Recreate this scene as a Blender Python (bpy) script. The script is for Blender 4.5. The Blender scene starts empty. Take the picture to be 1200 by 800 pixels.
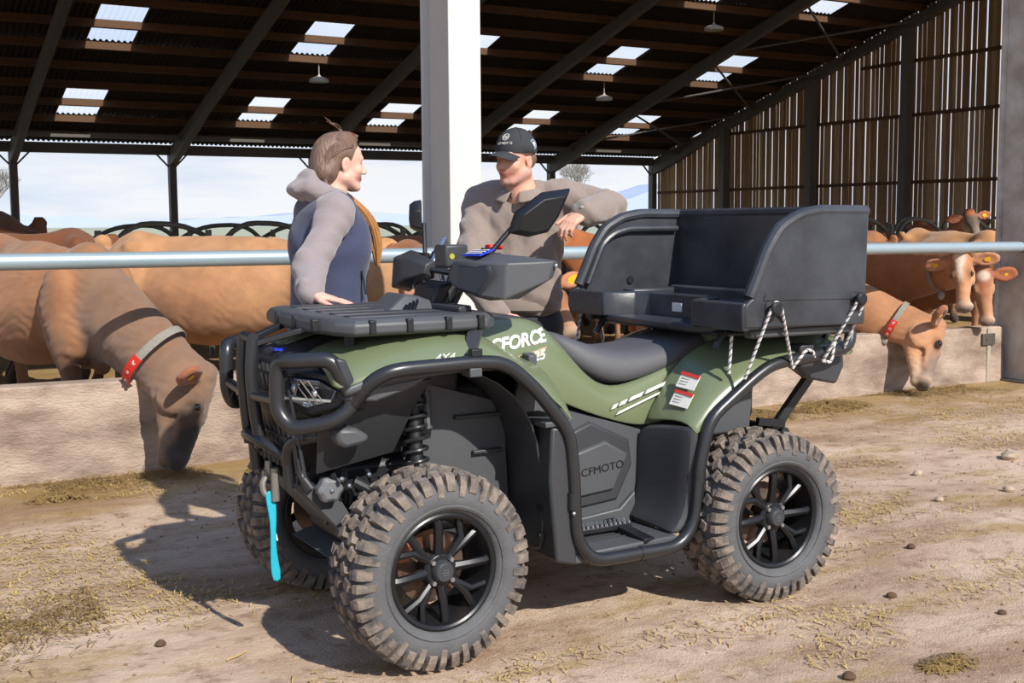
import bpy, bmesh, math, random
import numpy as np
from mathutils import Vector, Matrix
random.seed(7); rng = np.random.default_rng(7)
C = bpy.context.scene
COL = C.collection
R_ = math.radians
# ---------------------------------------------------------------- camera, sky, sun, exposure
# World frame: +X runs along the feed wall (to the right and away), +Y into the barn, Z up; metres.
F, H, TH, PITCH, ROLL = 1400.0, 1.42, R_(29.6), math.atan(139/1400), R_(0.37)
fw = Vector((math.sin(TH)*math.cos(PITCH), math.cos(TH)*math.cos(PITCH), -math.sin(PITCH)))
r0 = Vector((math.cos(TH), -math.sin(TH), 0)); u0 = r0.cross(fw)
CR = r0*math.cos(ROLL) - u0*math.sin(ROLL); CU = u0*math.cos(ROLL) + r0*math.sin(ROLL)
cam = bpy.data.cameras.new('camera'); camo = bpy.data.objects.new('camera', cam); COL.objects.link(camo)
cam.sensor_width = 36; cam.lens = 36*F/1200; cam.clip_end = 3000; cam.clip_start = 0.05
camo.matrix_world = Matrix(((CR.x, CU.x, -fw.x, 0), (CR.y, CU.y, -fw.y, 0), (CR.z, CU.z, -fw.z, H), (0, 0, 0, 1)))
cam.dof.use_dof = False
C.camera = camo
SUN_AZ = Vector((math.sin(R_(-36.5)), math.cos(R_(-36.5)), 0))   # horizontal travel of the sunlight in camera-right / camera-forward terms
sd = (r0*SUN_AZ.x + Vector((math.sin(TH), math.cos(TH), 0))*SUN_AZ.y)
SUN_EL = R_(38)
sdir = Vector((sd.x*math.cos(SUN_EL), sd.y*math.cos(SUN_EL), -math.sin(SUN_EL)))
sun = bpy.data.lights.new('sun', 'SUN'); suno = bpy.data.objects.new('sun', sun); COL.objects.link(suno)
suno.rotation_euler = sdir.to_track_quat('-Z', 'Y').to_euler(); suno.location = (0, -5, 12)
sun.energy = 5.6; sun.angle = R_(0.8); sun.color = (1.0, 0.955, 0.88)
w = bpy.data.worlds.new('sky'); C.world = w; w.use_nodes = True
nt = w.node_tree; nt.nodes.clear()
def nn(t, ty, **kw):
    n = t.nodes.new(ty)
    for k, v in kw.items(): setattr(n, k, v)
    return n
wo = nn(nt, 'ShaderNodeOutputWorld'); bg = nn(nt, 'ShaderNodeBackground'); bg.inputs[1].default_value = 0.98
tc = nn(nt, 'ShaderNodeTexCoord'); mp = nn(nt, 'ShaderNodeMapping'); mp.inputs['Scale'].default_value = (1.6, 1.6, 9.0)
ns = nn(nt, 'ShaderNodeTexNoise'); ns.inputs['Scale'].default_value = 2.2; ns.inputs['Detail'].default_value = 7; ns.inputs['Roughness'].default_value = .55
cr = nn(nt, 'ShaderNodeValToRGB'); cr.color_ramp.elements[0].position = .36; cr.color_ramp.elements[1].position = .56
cr.color_ramp.elements[0].color = (.66, .78, .95, 1); cr.color_ramp.elements[1].color = (1.0, 1.0, 1.0, 1)
sp = nn(nt, 'ShaderNodeSeparateXYZ'); gr = nn(nt, 'ShaderNodeValToRGB')
gr.color_ramp.elements[0].position = 0.0; gr.color_ramp.elements[0].color = (.95, .97, 1, 1)
gr.color_ramp.elements[1].position = .9; gr.color_ramp.elements[1].color = (.20, .36, .74, 1)
mx = nn(nt, 'ShaderNodeMix', data_type='RGBA', blend_type='MULTIPLY'); mx.inputs[0].default_value = 1
L = nt.links.new
L(tc.outputs['Generated'], mp.inputs[0]); L(mp.outputs[0], ns.inputs['Vector']); L(ns.outputs[0], cr.inputs[0])
L(tc.outputs['Generated'], sp.inputs[0]); L(sp.outputs['Z'], gr.inputs[0])
L(cr.outputs[0], mx.inputs[6]); L(gr.outputs[0], mx.inputs[7]); L(mx.outputs[2], bg.inputs[0]); L(bg.outputs[0], wo.inputs[0])
C.view_settings.view_transform = 'Standard'; C.view_settings.look = 'None'; C.view_settings.gamma = 1
C.view_settings.use_curve_mapping = False; C.view_settings.exposure = 0.0

# ---------------------------------------------------------------- materials
def srgb(h):
    if isinstance(h, str):
        h = h.lstrip('#'); c = [int(h[i:i+2], 16)/255 for i in (0, 2, 4)]
    else: c = [x/255 for x in h]
    return tuple([(x/12.92 if x <= .04045 else ((x+.055)/1.055)**2.4) for x in c])
MATS = {}
def mat(name, col, rough=.6, metal=0, nscale=8, namt=.15, bump=0, bscale=None, spec=.5, col2=None, attr=None, coord='Object', emit=None, stretch=None, sheen=0):
    if name in MATS: return MATS[name]
    m = bpy.data.materials.new(name); m.use_nodes = True; t = m.node_tree; t.nodes.clear()
    out = nn(t, 'ShaderNodeOutputMaterial'); b = nn(t, 'ShaderNodeBsdfPrincipled'); t.links.new(b.outputs[0], out.inputs[0])
    b.inputs['Roughness'].default_value = rough; b.inputs['Metallic'].default_value = metal
    b.inputs['Specular IOR Level'].default_value = spec
    if sheen: b.inputs['Sheen Weight'].default_value = sheen; b.inputs['Sheen Roughness'].default_value = .6
    c = srgb(col) if not attr else (1, 1, 1); c2 = srgb(col2) if col2 else tuple(x*.55 for x in c)
    tc = nn(t, 'ShaderNodeTexCoord'); v = tc.outputs[coord]
    if stretch:
        mp = nn(t, 'ShaderNodeMapping'); mp.inputs['Scale'].default_value = stretch; t.links.new(v, mp.inputs[0]); v = mp.outputs[0]
    n = nn(t, 'ShaderNodeTexNoise'); n.inputs['Scale'].default_value = nscale; n.inputs['Detail'].default_value = 6; n.inputs['Roughness'].default_value = .62
    t.links.new(v, n.inputs['Vector'])
    mr = nn(t, 'ShaderNodeMapRange'); mr.inputs[1].default_value = .35; mr.inputs[2].default_value = .65
    mr.inputs[3].default_value = 0; mr.inputs[4].default_value = 1; t.links.new(n.outputs[0], mr.inputs[0])
    fac = nn(t, 'ShaderNodeMath', operation='MULTIPLY'); fac.inputs[1].default_value = namt if not col2 else 1; t.links.new(mr.outputs[0], fac.inputs[0])
    mx = nn(t, 'ShaderNodeMix', data_type='RGBA'); t.links.new(fac.outputs[0], mx.inputs[0])
    if attr:
        a = nn(t, 'ShaderNodeAttribute', attribute_name=attr); t.links.new(a.outputs['Color'], mx.inputs[6])
        m2 = nn(t, 'ShaderNodeMix', data_type='RGBA', blend_type='MULTIPLY'); m2.inputs[0].default_value = 1
        t.links.new(a.outputs['Color'], m2.inputs[6]); m2.inputs[7].default_value = (.55, .5, .47, 1); t.links.new(m2.outputs[2], mx.inputs[7])
    else:
        mx.inputs[6].default_value = (*c, 1); mx.inputs[7].default_value = (*c2, 1)
    t.links.new(mx.outputs[2], b.inputs['Base Color'])
    if bump:
        n2 = nn(t, 'ShaderNodeTexNoise'); n2.inputs['Scale'].default_value = bscale or nscale*5; n2.inputs['Detail'].default_value = 5
        t.links.new(v, n2.inputs['Vector'])
        bp = nn(t, 'ShaderNodeBump'); bp.inputs['Strength'].default_value = bump; bp.inputs['Distance'].default_value = .02
        t.links.new(n2.outputs[0], bp.inputs['Height']); t.links.new(bp.outputs[0], b.inputs['Normal'])
    if emit: b.inputs['Emission Color'].default_value = (*srgb(emit[0]), 1); b.inputs['Emission Strength'].default_value = emit[1]
    MATS[name] = m; return m

# ---------------------------------------------------------------- mesh helpers
ROOT = {}
def tag(o, label=None, cat=None, group=None, kind=None):
    if label: o['label'] = label
    if cat: o['category'] = cat
    if group: o['group'] = group
    if kind: o['kind'] = kind
    return o
def empty(name, loc, label=None, cat=None, group=None):
    o = bpy.data.objects.new(name, None); COL.objects.link(o); o.location = loc; o.empty_display_size = .2
    ROOT[o.name] = Vector(loc); return tag(o, label, cat, group)
def orig(parent):
    return ROOT.get(parent.name, Vector((0, 0, 0))) if parent is not None else Vector((0, 0, 0))
class MB:
    def __init__(s): s.v = []; s.f = []
    def add(s, vs, fs):
        k = len(s.v); s.v += [tuple(v) for v in vs]; s.f += [tuple(i+k for i in f) for f in fs]; return s
    def box(s, a, b, rot=None, c=None):
        x0, y0, z0 = a; x1, y1, z1 = b
        vs = [Vector(p) for p in [(x0, y0, z0), (x1, y0, z0), (x1, y1, z0), (x0, y1, z0), (x0, y0, z1), (x1, y0, z1), (x1, y1, z1), (x0, y1, z1)]]
        if rot is not None:
            c = Vector(c) if c else (vs[0]+vs[6])/2
            vs = [rot @ (v-c) + c for v in vs]
        return s.add(vs, [(0, 3, 2, 1), (4, 5, 6, 7), (0, 1, 5, 4), (1, 2, 6, 5), (2, 3, 7, 6), (3, 0, 4, 7)])
    def bar(s, p, q, w, h, up=(0, 0, 1)):
        p, q = Vector(p), Vector(q); d = (q-p).normalized(); up = Vector(up)
        x = d.cross(up)
        if x.length < 1e-4: x = d.cross(Vector((1, 0, 0)))
        x.normalize(); y = x.cross(d)
        vs = [e + x*a*w/2 + y*b*h/2 for e in (p, q) for a, b in ((-1, -1), (1, -1), (1, 1), (-1, 1))]
        return s.add(vs, [(0, 3, 2, 1), (4, 5, 6, 7), (0, 1, 5, 4), (1, 2, 6, 5), (2, 3, 7, 6), (3, 0, 4, 7)])
    def prism(s, pts, a, b, axis='y'):
        n = len(pts)
        def P3(p, t): return {'y': (p[0], t, p[1]), 'x': (t, p[0], p[1]), 'z': (p[0], p[1], t)}[axis]
        vs = [P3(p, a) for p in pts] + [P3(p, b) for p in pts]
        fs = [tuple(range(n)), tuple(range(2*n-1, n-1, -1))] + [(i, i+n, (i+1) % n+n, (i+1) % n) for i in range(n)]
        return s.add(vs, fs)
    def tube(s, pts, r, seg=10, closed=False, rad=None, smooth=0, cap=True, flat=1.0):
        P = [Vector(p) for p in pts]
        rr = list(rad) if rad else [r]*len(P)
        if smooth: P, rr = fillet(P, rr, smooth, closed)
        n = len(P); rings = []; prev = None
        for i, p in enumerate(P):
            if closed: d = (P[(i+1) % n]-P[i-1])
            else: d = P[min(i+1, n-1)]-P[max(i-1, 0)]
            d.normalize()
            if prev is None:
                x = d.cross(Vector((0, 0, 1)));
                if x.length < 1e-3: x = d.cross(Vector((0, 1, 0)))
            else: x = prev - d*prev.dot(d)
            x.normalize(); prev = x; y = d.cross(x)
            rings.append([p + (x*math.cos(2*math.pi*k/seg) + y*math.sin(2*math.pi*k/seg)*flat)*rr[i] for k in range(seg)])
        vs = [v for rg in rings for v in rg]; fs = []
        m = n if closed else n-1
        for i in range(m):
            a = i*seg; b = ((i+1) % n)*seg
            fs += [(a+k, a+(k+1) % seg, b+(k+1) % seg, b+k) for k in range(seg)]
        if cap and not closed: fs += [tuple(range(seg-1, -1, -1)), tuple(range((n-1)*seg, n*seg))]
        return s.add(vs, fs)
    def lathe(s, prof, seg=32, c=(0, 0, 0), axis='y', M=None, closed=False, caps=True):
        # prof: (radius, along); revolved about axis through c
        vs = []; n = len(prof)
        for k in range(seg):
            a = 2*math.pi*k/seg; ca, sa = math.cos(a), math.sin(a)
            for r, t in prof:
                p = {'y': Vector((r*ca, t, r*sa)), 'z': Vector((r*ca, r*sa, t)), 'x': Vector((t, r*ca, r*sa))}[axis]
                if M is not None: p = M @ p
                vs.append(p + Vector(c))
        fs = []
        for k in range(seg):
            a = k*n; b = ((k+1) % seg)*n
            fs += [(a+i, a+i+1, b+i+1, b+i) for i in range(n-1)]
            if closed: fs.append((a+n-1, a, b, b+n-1))
        if not closed and caps:
            if prof[0][0] > 1e-5: fs.append(tuple(k*n for k in range(seg)))
            if prof[-1][0] > 1e-5: fs.append(tuple(k*n+n-1 for k in range(seg-1, -1, -1)))
        return s.add(vs, fs)
    def ball(s, c, r, seg=12, M=None):
        r = (r, r, r) if not hasattr(r, '__len__') else r
        n = seg//2; vs = []; 
        for i in range(n+1):
            t = math.pi*i/n
            for k in range(seg):
                a = 2*math.pi*k/seg
                p = Vector((r[0]*math.sin(t)*math.cos(a), r[1]*math.sin(t)*math.sin(a), r[2]*math.cos(t)))
                if M is not None: p = M @ p
                vs.append(p+Vector(c))
        fs = [(i*seg+k, (i+1)*seg+k, (i+1)*seg+(k+1) % seg, i*seg+(k+1) % seg) for i in range(n) for k in range(seg)]
        return s.add(vs, fs)
    def loft(s, rings, closed=True, caps=True):
        n = len(rings[0]); vs = [v for r in rings for v in r]; fs = []
        for i in range(len(rings)-1):
            for k in range(n if closed else n-1):
                fs.append((i*n+k, i*n+(k+1) % n, (i+1)*n+(k+1) % n, (i+1)*n+k))
        if caps and closed: fs += [tuple(range(n-1, -1, -1)), tuple(range((len(rings)-1)*n, len(rings)*n))]
        return s.add(vs, fs)
    def build(s, name, m, parent=None, smooth=False, bevel=0, seg=2, solid=0, sub=0, angle=35, label=None):
        O = orig(parent)
        me = bpy.data.meshes.new(name); me.from_pydata([tuple(Vector(v)-O) for v in s.v], [], s.f); 
        bm = bmesh.new(); bm.from_mesh(me); bmesh.ops.remove_doubles(bm, verts=bm.verts, dist=1e-5)
        if not solid: bmesh.ops.recalc_face_normals(bm, faces=bm.faces)
        bm.to_mesh(me); bm.free()
        o = bpy.data.objects.new(name, me); COL.objects.link(o)
        if m: me.materials.append(m)
        if parent is not None: o.parent = parent; ROOT[o.name] = O
        if solid: md = o.modifiers.new('s', 'SOLIDIFY'); md.thickness = solid; md.offset = 0
        if sub: md = o.modifiers.new('u', 'SUBSURF'); md.levels = md.render_levels = sub
        if bevel: md = o.modifiers.new('b', 'BEVEL'); md.width = bevel; md.segments = seg; md.limit_method = 'ANGLE'; md.angle_limit = R_(40)
        if smooth or bevel or sub:
            me.polygons.foreach_set('use_smooth', [True]*len(me.polygons))
            try: me.set_sharp_from_angle(angle=R_(angle))
            except Exception: pass
        if label: o['label'] = label
        return o
def fillet(P, rr, rad, closed):
    n = len(P); out = []; ro = []
    for i, p in enumerate(P):
        if not closed and i in (0, n-1): out.append(p); ro.append(rr[i]); continue
        a, b = P[i-1], P[(i+1) % n]; da, db = (a-p), (b-p)
        ra = min(rad, da.length*.45); rb = min(rad, db.length*.45)
        s, e = p+da.normalized()*ra, p+db.normalized()*rb
        for t in (0, .25, .5, .75, 1): out.append(s*(1-t)**2+p*2*t*(1-t)+e*t*t); ro.append(rr[i])
    return out, ro
def dup(o, parent=None, loc=None, rotz=None):
    c = o.copy(); COL.objects.link(c)
    if parent is not None: c.parent = parent
    if loc is not None: c.location = loc
    if rotz is not None: c.rotation_euler = (0, 0, rotz)
    for ch in list(o.children): dup(ch, c)
    return c
def words(name, s, size, origin, xdir, ydir, m, parent=None, depth=.0012, align='LEFT', shear=0, bold=0, sx=1.0, label=None):
    cu = bpy.data.curves.new(name, 'FONT'); cu.body = s; cu.size = size; cu.extrude = depth; cu.align_x = align; cu.shear = shear; cu.offset = bold
    t = bpy.data.objects.new(name, cu); COL.objects.link(t)
    me = bpy.data.meshes.new_from_object(t); bpy.data.objects.remove(t)
    X = Vector(xdir).normalized(); Y = Vector(ydir); Y = (Y - X*Y.dot(X)).normalized(); Z = X.cross(Y); O = orig(parent)
    for v in me.vertices: v.co = X*v.co.x*sx + Y*v.co.y + Z*v.co.z + Vector(origin) - O
    o = bpy.data.objects.new(name, me); COL.objects.link(o); me.materials.clear(); me.materials.append(m)
    if parent is not None: o.parent = parent; ROOT[o.name] = O
    if label: o['label'] = label
    return o
# ---------------------------------------------------------------- implicit-surface modelling (one continuous skin per body)
def cone(p, q, r1, r2, k=.03, c=None, flat=None, n=None): return dict(t='c', p=p, q=q, r1=r1, r2=r2, k=k, c=c, flat=flat, n=n)
def ell(c0, r, k=.03, c=None, M=None, sub=False): return dict(t='e', p=c0, r=r, k=k, c=c, M=M, sub=sub)
def paint(c0, r, c, M=None, w=6): return dict(t='e', p=c0, r=r, k=0, c=c, M=M, sub=False, only=True, cw=w)
def sd_eval(pr, X):
    if pr['t'] == 'c':
        p, q = np.array(pr['p'], float), np.array(pr['q'], float); ba = q-p; l2 = max(ba @ ba, 1e-9)
        Y = X-p
        if pr['flat']:   # squash along direction n
            n = np.array(pr['n'], float); n = n/np.linalg.norm(n); f = pr['flat']
            Y = Y + np.outer(Y @ n, n)*(1/f-1) if f < 1 else Y
            ba = ba + n*(ba @ n)*(1/f-1); l2 = max(ba @ ba, 1e-9)
        h = np.clip((Y @ ba)/l2, 0, 1)
        d = np.linalg.norm(Y - h[:, None]*ba, axis=1) - (pr['r1']*(1-h)+pr['r2']*h)
        return d*(pr['flat'] or 1)
    c = np.array(pr['p'], float); r = np.array(pr['r'], float); Y = X-c
    if pr['M'] is not None: Y = Y @ np.array(pr['M'], float)       # columns of M are the ellipsoid's axes
    k0 = np.linalg.norm(Y/r, axis=1); k1 = np.linalg.norm(Y/(r*r), axis=1)
    return k0*(k0-1)/np.maximum(k1, 1e-9)
def sd_bounds(pr):
    if pr['t'] == 'c':
        p, q = np.array(pr['p'], float), np.array(pr['q'], float); r = max(pr['r1'], pr['r2'])
        return np.minimum(p, q)-r, np.maximum(p, q)+r
    c = np.array(pr['p'], float); r = max(pr['r']); return c-r, c+r
def skin(prims, h, base=(1, 1, 1), noise=0, nsc=9, csig=.02, relax=1, clip=None):
    bs = [sd_bounds(p) for p in prims if not p.get('sub') and not p.get('only')]
    lo = np.min([b[0] for b in bs], axis=0)-3*h-.01; hi = np.max([b[1] for b in bs], axis=0)+3*h+.01
    n = np.ceil((hi-lo)/h).astype(int)+1; D = np.full(n, 1.0, np.float32)
    for pr in prims:
        if pr.get('only'): continue
        a, b = sd_bounds(pr); mg = pr['k']+3*h
        i0 = np.maximum(np.floor((a-mg-lo)/h).astype(int), 0); i1 = np.minimum(np.ceil((b+mg-lo)/h).astype(int)+1, n)
        if np.any(i1 <= i0): continue
        g = np.stack(np.meshgrid(*[lo[i]+h*np.arange(i0[i], i1[i]) for i in range(3)], indexing='ij'), -1).reshape(-1, 3)
        d = sd_eval(pr, g).reshape(i1-i0).astype(np.float32)
        S = D[i0[0]:i1[0], i0[1]:i1[1], i0[2]:i1[2]]; k = pr['k']
        if pr.get('sub'):
            d = -d; hh = np.maximum(k-np.abs(S-d), 0)/k; S[...] = np.maximum(S, d)+hh*hh*k*.25
        else:
            hh = np.maximum(k-np.abs(S-d), 0)/k; S[...] = np.minimum(S, d)-hh*hh*k*.25
    if clip is not None:
        for ax, sign, val in clip:   # keep where sign*(x-val)>0
            co = lo[ax]+h*np.arange(n[ax]); sh = [1, 1, 1]; sh[ax] = -1
            D = np.maximum(D, (-(sign)*(co-val)).reshape(sh).astype(np.float32))
    s = D < 0; nc = n-1; idx = -np.ones(nc, np.int64)
    acc = np.zeros((int(np.prod(nc)), 3), np.float32) if np.prod(nc) < 4e7 else None
    cnt = np.zeros(int(np.prod(nc)), np.float32); quads = []
    st = np.array([nc[1]*nc[2], nc[2], 1])
    for ax in range(3):
        sl0 = [slice(None)]*3; sl1 = [slice(None)]*3; sl0[ax] = slice(0, -1); sl1[ax] = slice(1, None)
        cr_ = s[tuple(sl0)] != s[tuple(sl1)]; I = np.argwhere(cr_)
        b, c = (ax+1) % 3, (ax+2) % 3
        I = I[(I[:, b] > 0) & (I[:, c] > 0) & (I[:, b] < n[b]-1) & (I[:, c] < n[c]-1)]
        J = I.copy(); J[:, ax] += 1; d0 = D[I[:, 0], I[:, 1], I[:, 2]]; d1 = D[J[:, 0], J[:, 1], J[:, 2]]
        P = I.astype(np.float32); P[:, ax] += d0/(d0-d1); cells = []
        for db, dc in ((-1, -1), (0, -1), (0, 0), (-1, 0)):
            K = I.copy(); K[:, b] += db; K[:, c] += dc; ci = K @ st; cells.append(ci)
            for a in range(3): acc[:, a] += np.bincount(ci, P[:, a], minlength=len(cnt)).astype(np.float32)
            cnt += np.bincount(ci, minlength=len(cnt))
        q = np.stack(cells, 1); fl = d0 < 0; q[~fl] = q[~fl][:, ::-1]; quads.append(q)
    used = np.nonzero(cnt)[0]; mp_ = -np.ones(len(cnt), np.int64); mp_[used] = np.arange(len(used))
    V = acc[used]/cnt[used][:, None]*h+lo; Q = mp_[np.concatenate(quads)]
    for _ in range(relax):
        A = np.zeros_like(V); w_ = np.zeros(len(V))
        for i in range(4):
            a, b = Q[:, i], Q[:, (i+1) % 4]
            for ax in range(3): A[:, ax] += np.bincount(a, V[b, ax], minlength=len(V))+np.bincount(b, V[a, ax], minlength=len(V))
            w_ += np.bincount(a, minlength=len(V))+np.bincount(b, minlength=len(V))
        V = V*.5+.5*A/w_[:, None]
    colr = None
    if any(p.get('c') is not None for p in prims):
        W = np.zeros(len(V)); Cc = np.zeros((len(V), 3))
        for pr in prims:
            if pr.get('c') is None: continue
            a, b = sd_bounds(pr); m = np.all((V > a-.06) & (V < b+.06), axis=1)
            if not m.any(): continue
            d = sd_eval(pr, V[m]); dd = np.maximum(d, 0) if pr.get('only') else np.abs(d); ww = np.exp(-dd/(csig if not pr.get('only') else pr.get('soft', .008)))*pr.get('cw', 1); W[m] += ww; Cc[m] += ww[:, None]*np.array(srgb(pr['c']))
        colr = np.where(W[:, None] > 1e-9, Cc/np.maximum(W, 1e-9)[:, None], np.array(srgb(base)))
    return V, Q, colr
def skin_obj(name, data, m, parent=None, disp=None):
    V, Q, colr = data; O = np.array(orig(parent))
    if disp is not None: V = V + disp(V)
    me = bpy.data.meshes.new(name); me.vertices.add(len(V)); me.vertices.foreach_set('co', (V-O).astype(np.float32).ravel())
    me.loops.add(len(Q)*4); me.loops.foreach_set('vertex_index', Q.astype(np.int32).ravel())
    me.polygons.add(len(Q)); me.polygons.foreach_set('loop_start', np.arange(0, len(Q)*4, 4, dtype=np.int32)); me.polygons.foreach_set('loop_total', np.full(len(Q), 4, np.int32))
    me.update(calc_edges=True); me.validate()
    me.polygons.foreach_set('use_smooth', [True]*len(me.polygons))
    if colr is not None:
        at = me.color_attributes.new('Col', 'FLOAT_COLOR', 'POINT'); at.data.foreach_set('color', np.concatenate([colr, np.ones((len(V), 1))], 1).astype(np.float32).ravel())
    me.materials.append(m); o = bpy.data.objects.new(name, me); COL.objects.link(o)
    if parent is not None: o.parent = parent; ROOT[o.name] = Vector(O)
    return o
def normals(V, Q):
    fn = np.cross(V[Q[:, 2]]-V[Q[:, 0]], V[Q[:, 3]]-V[Q[:, 1]]); N = np.zeros_like(V)
    for i in range(4):
        for a in range(3): N[:, a] += np.bincount(Q[:, i], fn[:, a], minlength=len(V))
    return N/np.maximum(np.linalg.norm(N, axis=1), 1e-12)[:, None]
def folds(amp, fr, seed, dirn=(0, 0, 1)):
    r = np.random.default_rng(seed); K = r.normal(size=(7, 3))*fr*np.array([.7, .7, .7]) + np.outer(r.normal(size=7)*fr*1.1, dirn); ph = r.uniform(0, 6.28, 7)
    def f(data):
        V, Q, c = data; N = normals(V, Q); W = V + .03*np.sin(V[:, [1, 2, 0]]*fr*.6+ph[:3]); a = np.zeros(len(V))
        for k, p in zip(K, ph): s = np.sin(W @ k+p); a += np.sign(s)*np.abs(s)**1.6
        return V+N*(amp*a/2.6)[:, None], Q, c
    return f
def unit(v): v = np.array(v, float); return v/np.linalg.norm(v)
# ================================================================ SETTING
M_roof = mat('roof_sheet_dark', '#3a302c', .9, nscale=3, namt=.5)
M_light = None
def translucent(name, col):
    m = bpy.data.materials.new(name); m.use_nodes = True; t = m.node_tree; t.nodes.clear()
    o = nn(t, 'ShaderNodeOutputMaterial'); a = nn(t, 'ShaderNodeBsdfTranslucent'); a.inputs[0].default_value = (*col, 1)
    g = nn(t, 'ShaderNodeBsdfTransparent'); g.inputs[0].default_value = (*col, 1); mx = nn(t, 'ShaderNodeMixShader'); mx.inputs[0].default_value = .7
    t.links.new(a.outputs[0], mx.inputs[1]); t.links.new(g.outputs[0], mx.inputs[2]); t.links.new(mx.outputs[0], o.inputs[0]); return m
M_light = translucent('rooflight_grp', (1, 1, .97))
M_timber = mat('purlin_timber', '#66482f', .85, nscale=3, namt=.5, stretch=(1, 12, 12))
M_steel = mat('painted_steel_dark', '#69635e', .6, nscale=4, namt=.25)
M_slat = mat('yorkshire_board', '#a5825c', .9, nscale=2.5, namt=.6, stretch=(8, 8, .6))
M_slat2 = mat('yorkshire_board_pale', '#bd9f7a', .9, nscale=2.5, namt=.6, stretch=(8, 8, .6))
M_conc = mat('wall_concrete', '#b5a190', .9, nscale=2.6, namt=.5, col2='#7f6c5e', bump=.5, bscale=45, stretch=(1, 1, 2.2))
M_col = mat('column_paint', '#cac8c4', .55, nscale=6, namt=.12, bump=.05, bscale=40)
M_rail = mat('galvanised_rail', '#9fb0b8', .38, metal=.35, nscale=5, namt=.15, stretch=(1, 4, 4))
VE, ZE, SL, VR = 38.6, 4.02, .28, 22.7          # far eave, sheet height there, slope, ridge
def rz(v): return ZE+SL*(VE-v) if v > VR else ZE+SL*(VE-VR)-SL*(VR-v)*1.0
U0, U1, BAY = -13.7, 28.5, 4.7
# ground
def ground_mat():
    m = bpy.data.materials.new('yard_dirt'); m.use_nodes = True; t = m.node_tree; t.nodes.clear(); l = t.links.new
    o = nn(t, 'ShaderNodeOutputMaterial'); b = nn(t, 'ShaderNodeBsdfPrincipled'); b.inputs['Roughness'].default_value = .95; b.inputs['Specular IOR Level'].default_value = .2
    l(b.outputs[0], o.inputs[0]); tc = nn(t, 'ShaderNodeTexCoord')
    def noise(sc, det=6, st=(1, 1, 1)):
        mp = nn(t, 'ShaderNodeMapping'); mp.inputs['Scale'].default_value = st; l(tc.outputs['Object'], mp.inputs[0])
        n = nn(t, 'ShaderNodeTexNoise'); n.inputs['Scale'].default_value = sc; n.inputs['Detail'].default_value = det; n.inputs['Roughness'].default_value = .65; l(mp.outputs[0], n.inputs['Vector']); return n.outputs[0]
    def ramp(f, a, b_): r = nn(t, 'ShaderNodeMapRange'); r.inputs[1].default_value = a; r.inputs[2].default_value = b_; l(f, r.inputs[0]); return r.outputs[0]
    def mix(f, a, c, amt=1):
        x = nn(t, 'ShaderNodeMix', data_type='RGBA')
        if amt != 1: mm = nn(t, 'ShaderNodeMath', operation='MULTIPLY'); mm.inputs[1].default_value = amt; l(f, mm.inputs[0]); f = mm.outputs[0]
        l(f, x.inputs[0])
        if isinstance(a, tuple): x.inputs[6].default_value = (*a, 1)
        else: l(a, x.inputs[6])
        x.inputs[7].default_value = (*c, 1); return x.outputs[2]
    c = mix(ramp(noise(.9, 8), .35, .65), srgb('#d8c0a8'), srgb('#c0a48c'))
    c = mix(ramp(noise(.5, 8, (1, 2.5, 1)), .48, .62), c, srgb('#8d6e52'), .75)
    c = mix(ramp(noise(1.6, 9, (.7, 2.2, 1)), .53, .64), c, srgb('#a1854a'), .65)
    c = mix(ramp(noise(9, 6), .52, .66), c, srgb('#856850'), .6)
    c = mix(ramp(noise(45, 4), .55, .75), c, srgb('#d2b896'), .6)
    # trampled feed along the foot of the wall
    sp_ = nn(t, 'ShaderNodeSeparateXYZ'); l(tc.outputs['Object'], sp_.inputs[0])
    nz = noise(2.2, 7); ad = nn(t, 'ShaderNodeMath', operation='MULTIPLY_ADD'); ad.inputs[1].default_value = 2.2; l(nz, ad.inputs[0]); l(sp_.outputs['Y'], ad.inputs[2])
    c = mix(ramp(ad.outputs[0], 7.0, 7.7), c, srgb('#93763f'), .75)
    l(c, b.inputs['Base Color'])
    h = nn(t, 'ShaderNodeMath', operation='ADD'); l(noise(26, 8), h.inputs[0]); l(noise(120, 4), h.inputs[1])
    bp = nn(t, 'ShaderNodeBump'); bp.inputs['Strength'].default_value = .75; bp.inputs['Distance'].default_value = .012; l(h.outputs[0], bp.inputs['Height']); l(bp.outputs[0], b.inputs['Normal'])
    return m
import mathutils.noise as MN
def gz(x, y):
    return .018*MN.noise((x*.9, y*1.2, 0)) + .008*MN.noise((x*3.1, y*3.3, 5)) + .004*MN.noise((x*9, y*9, 2))
MG = ground_mat()
b = MB(); nx, ny = 150, 110; xs = np.linspace(-3.5, 11, nx); ys = np.linspace(1.2, 7.3, ny)
b.add([(x, y, gz(x, y)) for x in xs for y in ys], [(i*ny+j, (i+1)*ny+j, (i+1)*ny+j+1, i*ny+j+1) for i in range(nx-1) for j in range(ny-1)])
floor = b.build('ground', MG, smooth=True, angle=180); tag(floor, kind='structure')
b = MB(); b.box((-60, -30, -.3), (60, 1.25, -.03)); b.box((-60, 1.2, -.3), (-3.45, 7.3, -.03)); b.box((10.95, 1.2, -.3), (60, 7.3, -.03)); b.box((-60, 7.2, -.3), (60, 42, -.06))
tag(b.build('ground_apron', MG), kind='structure')
b = MB(); n = 60
M_field = mat('far_field', '#a3a68c', .95, nscale=.02, namt=.3)  # green paled so that distance haze is in the colour
b.box((-900, 42, -1.2), (1200, 1500, -.3)); tag(b.build('field', M_field), kind='structure')
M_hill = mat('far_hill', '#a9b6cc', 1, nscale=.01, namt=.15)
b = MB(); pts = []
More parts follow.
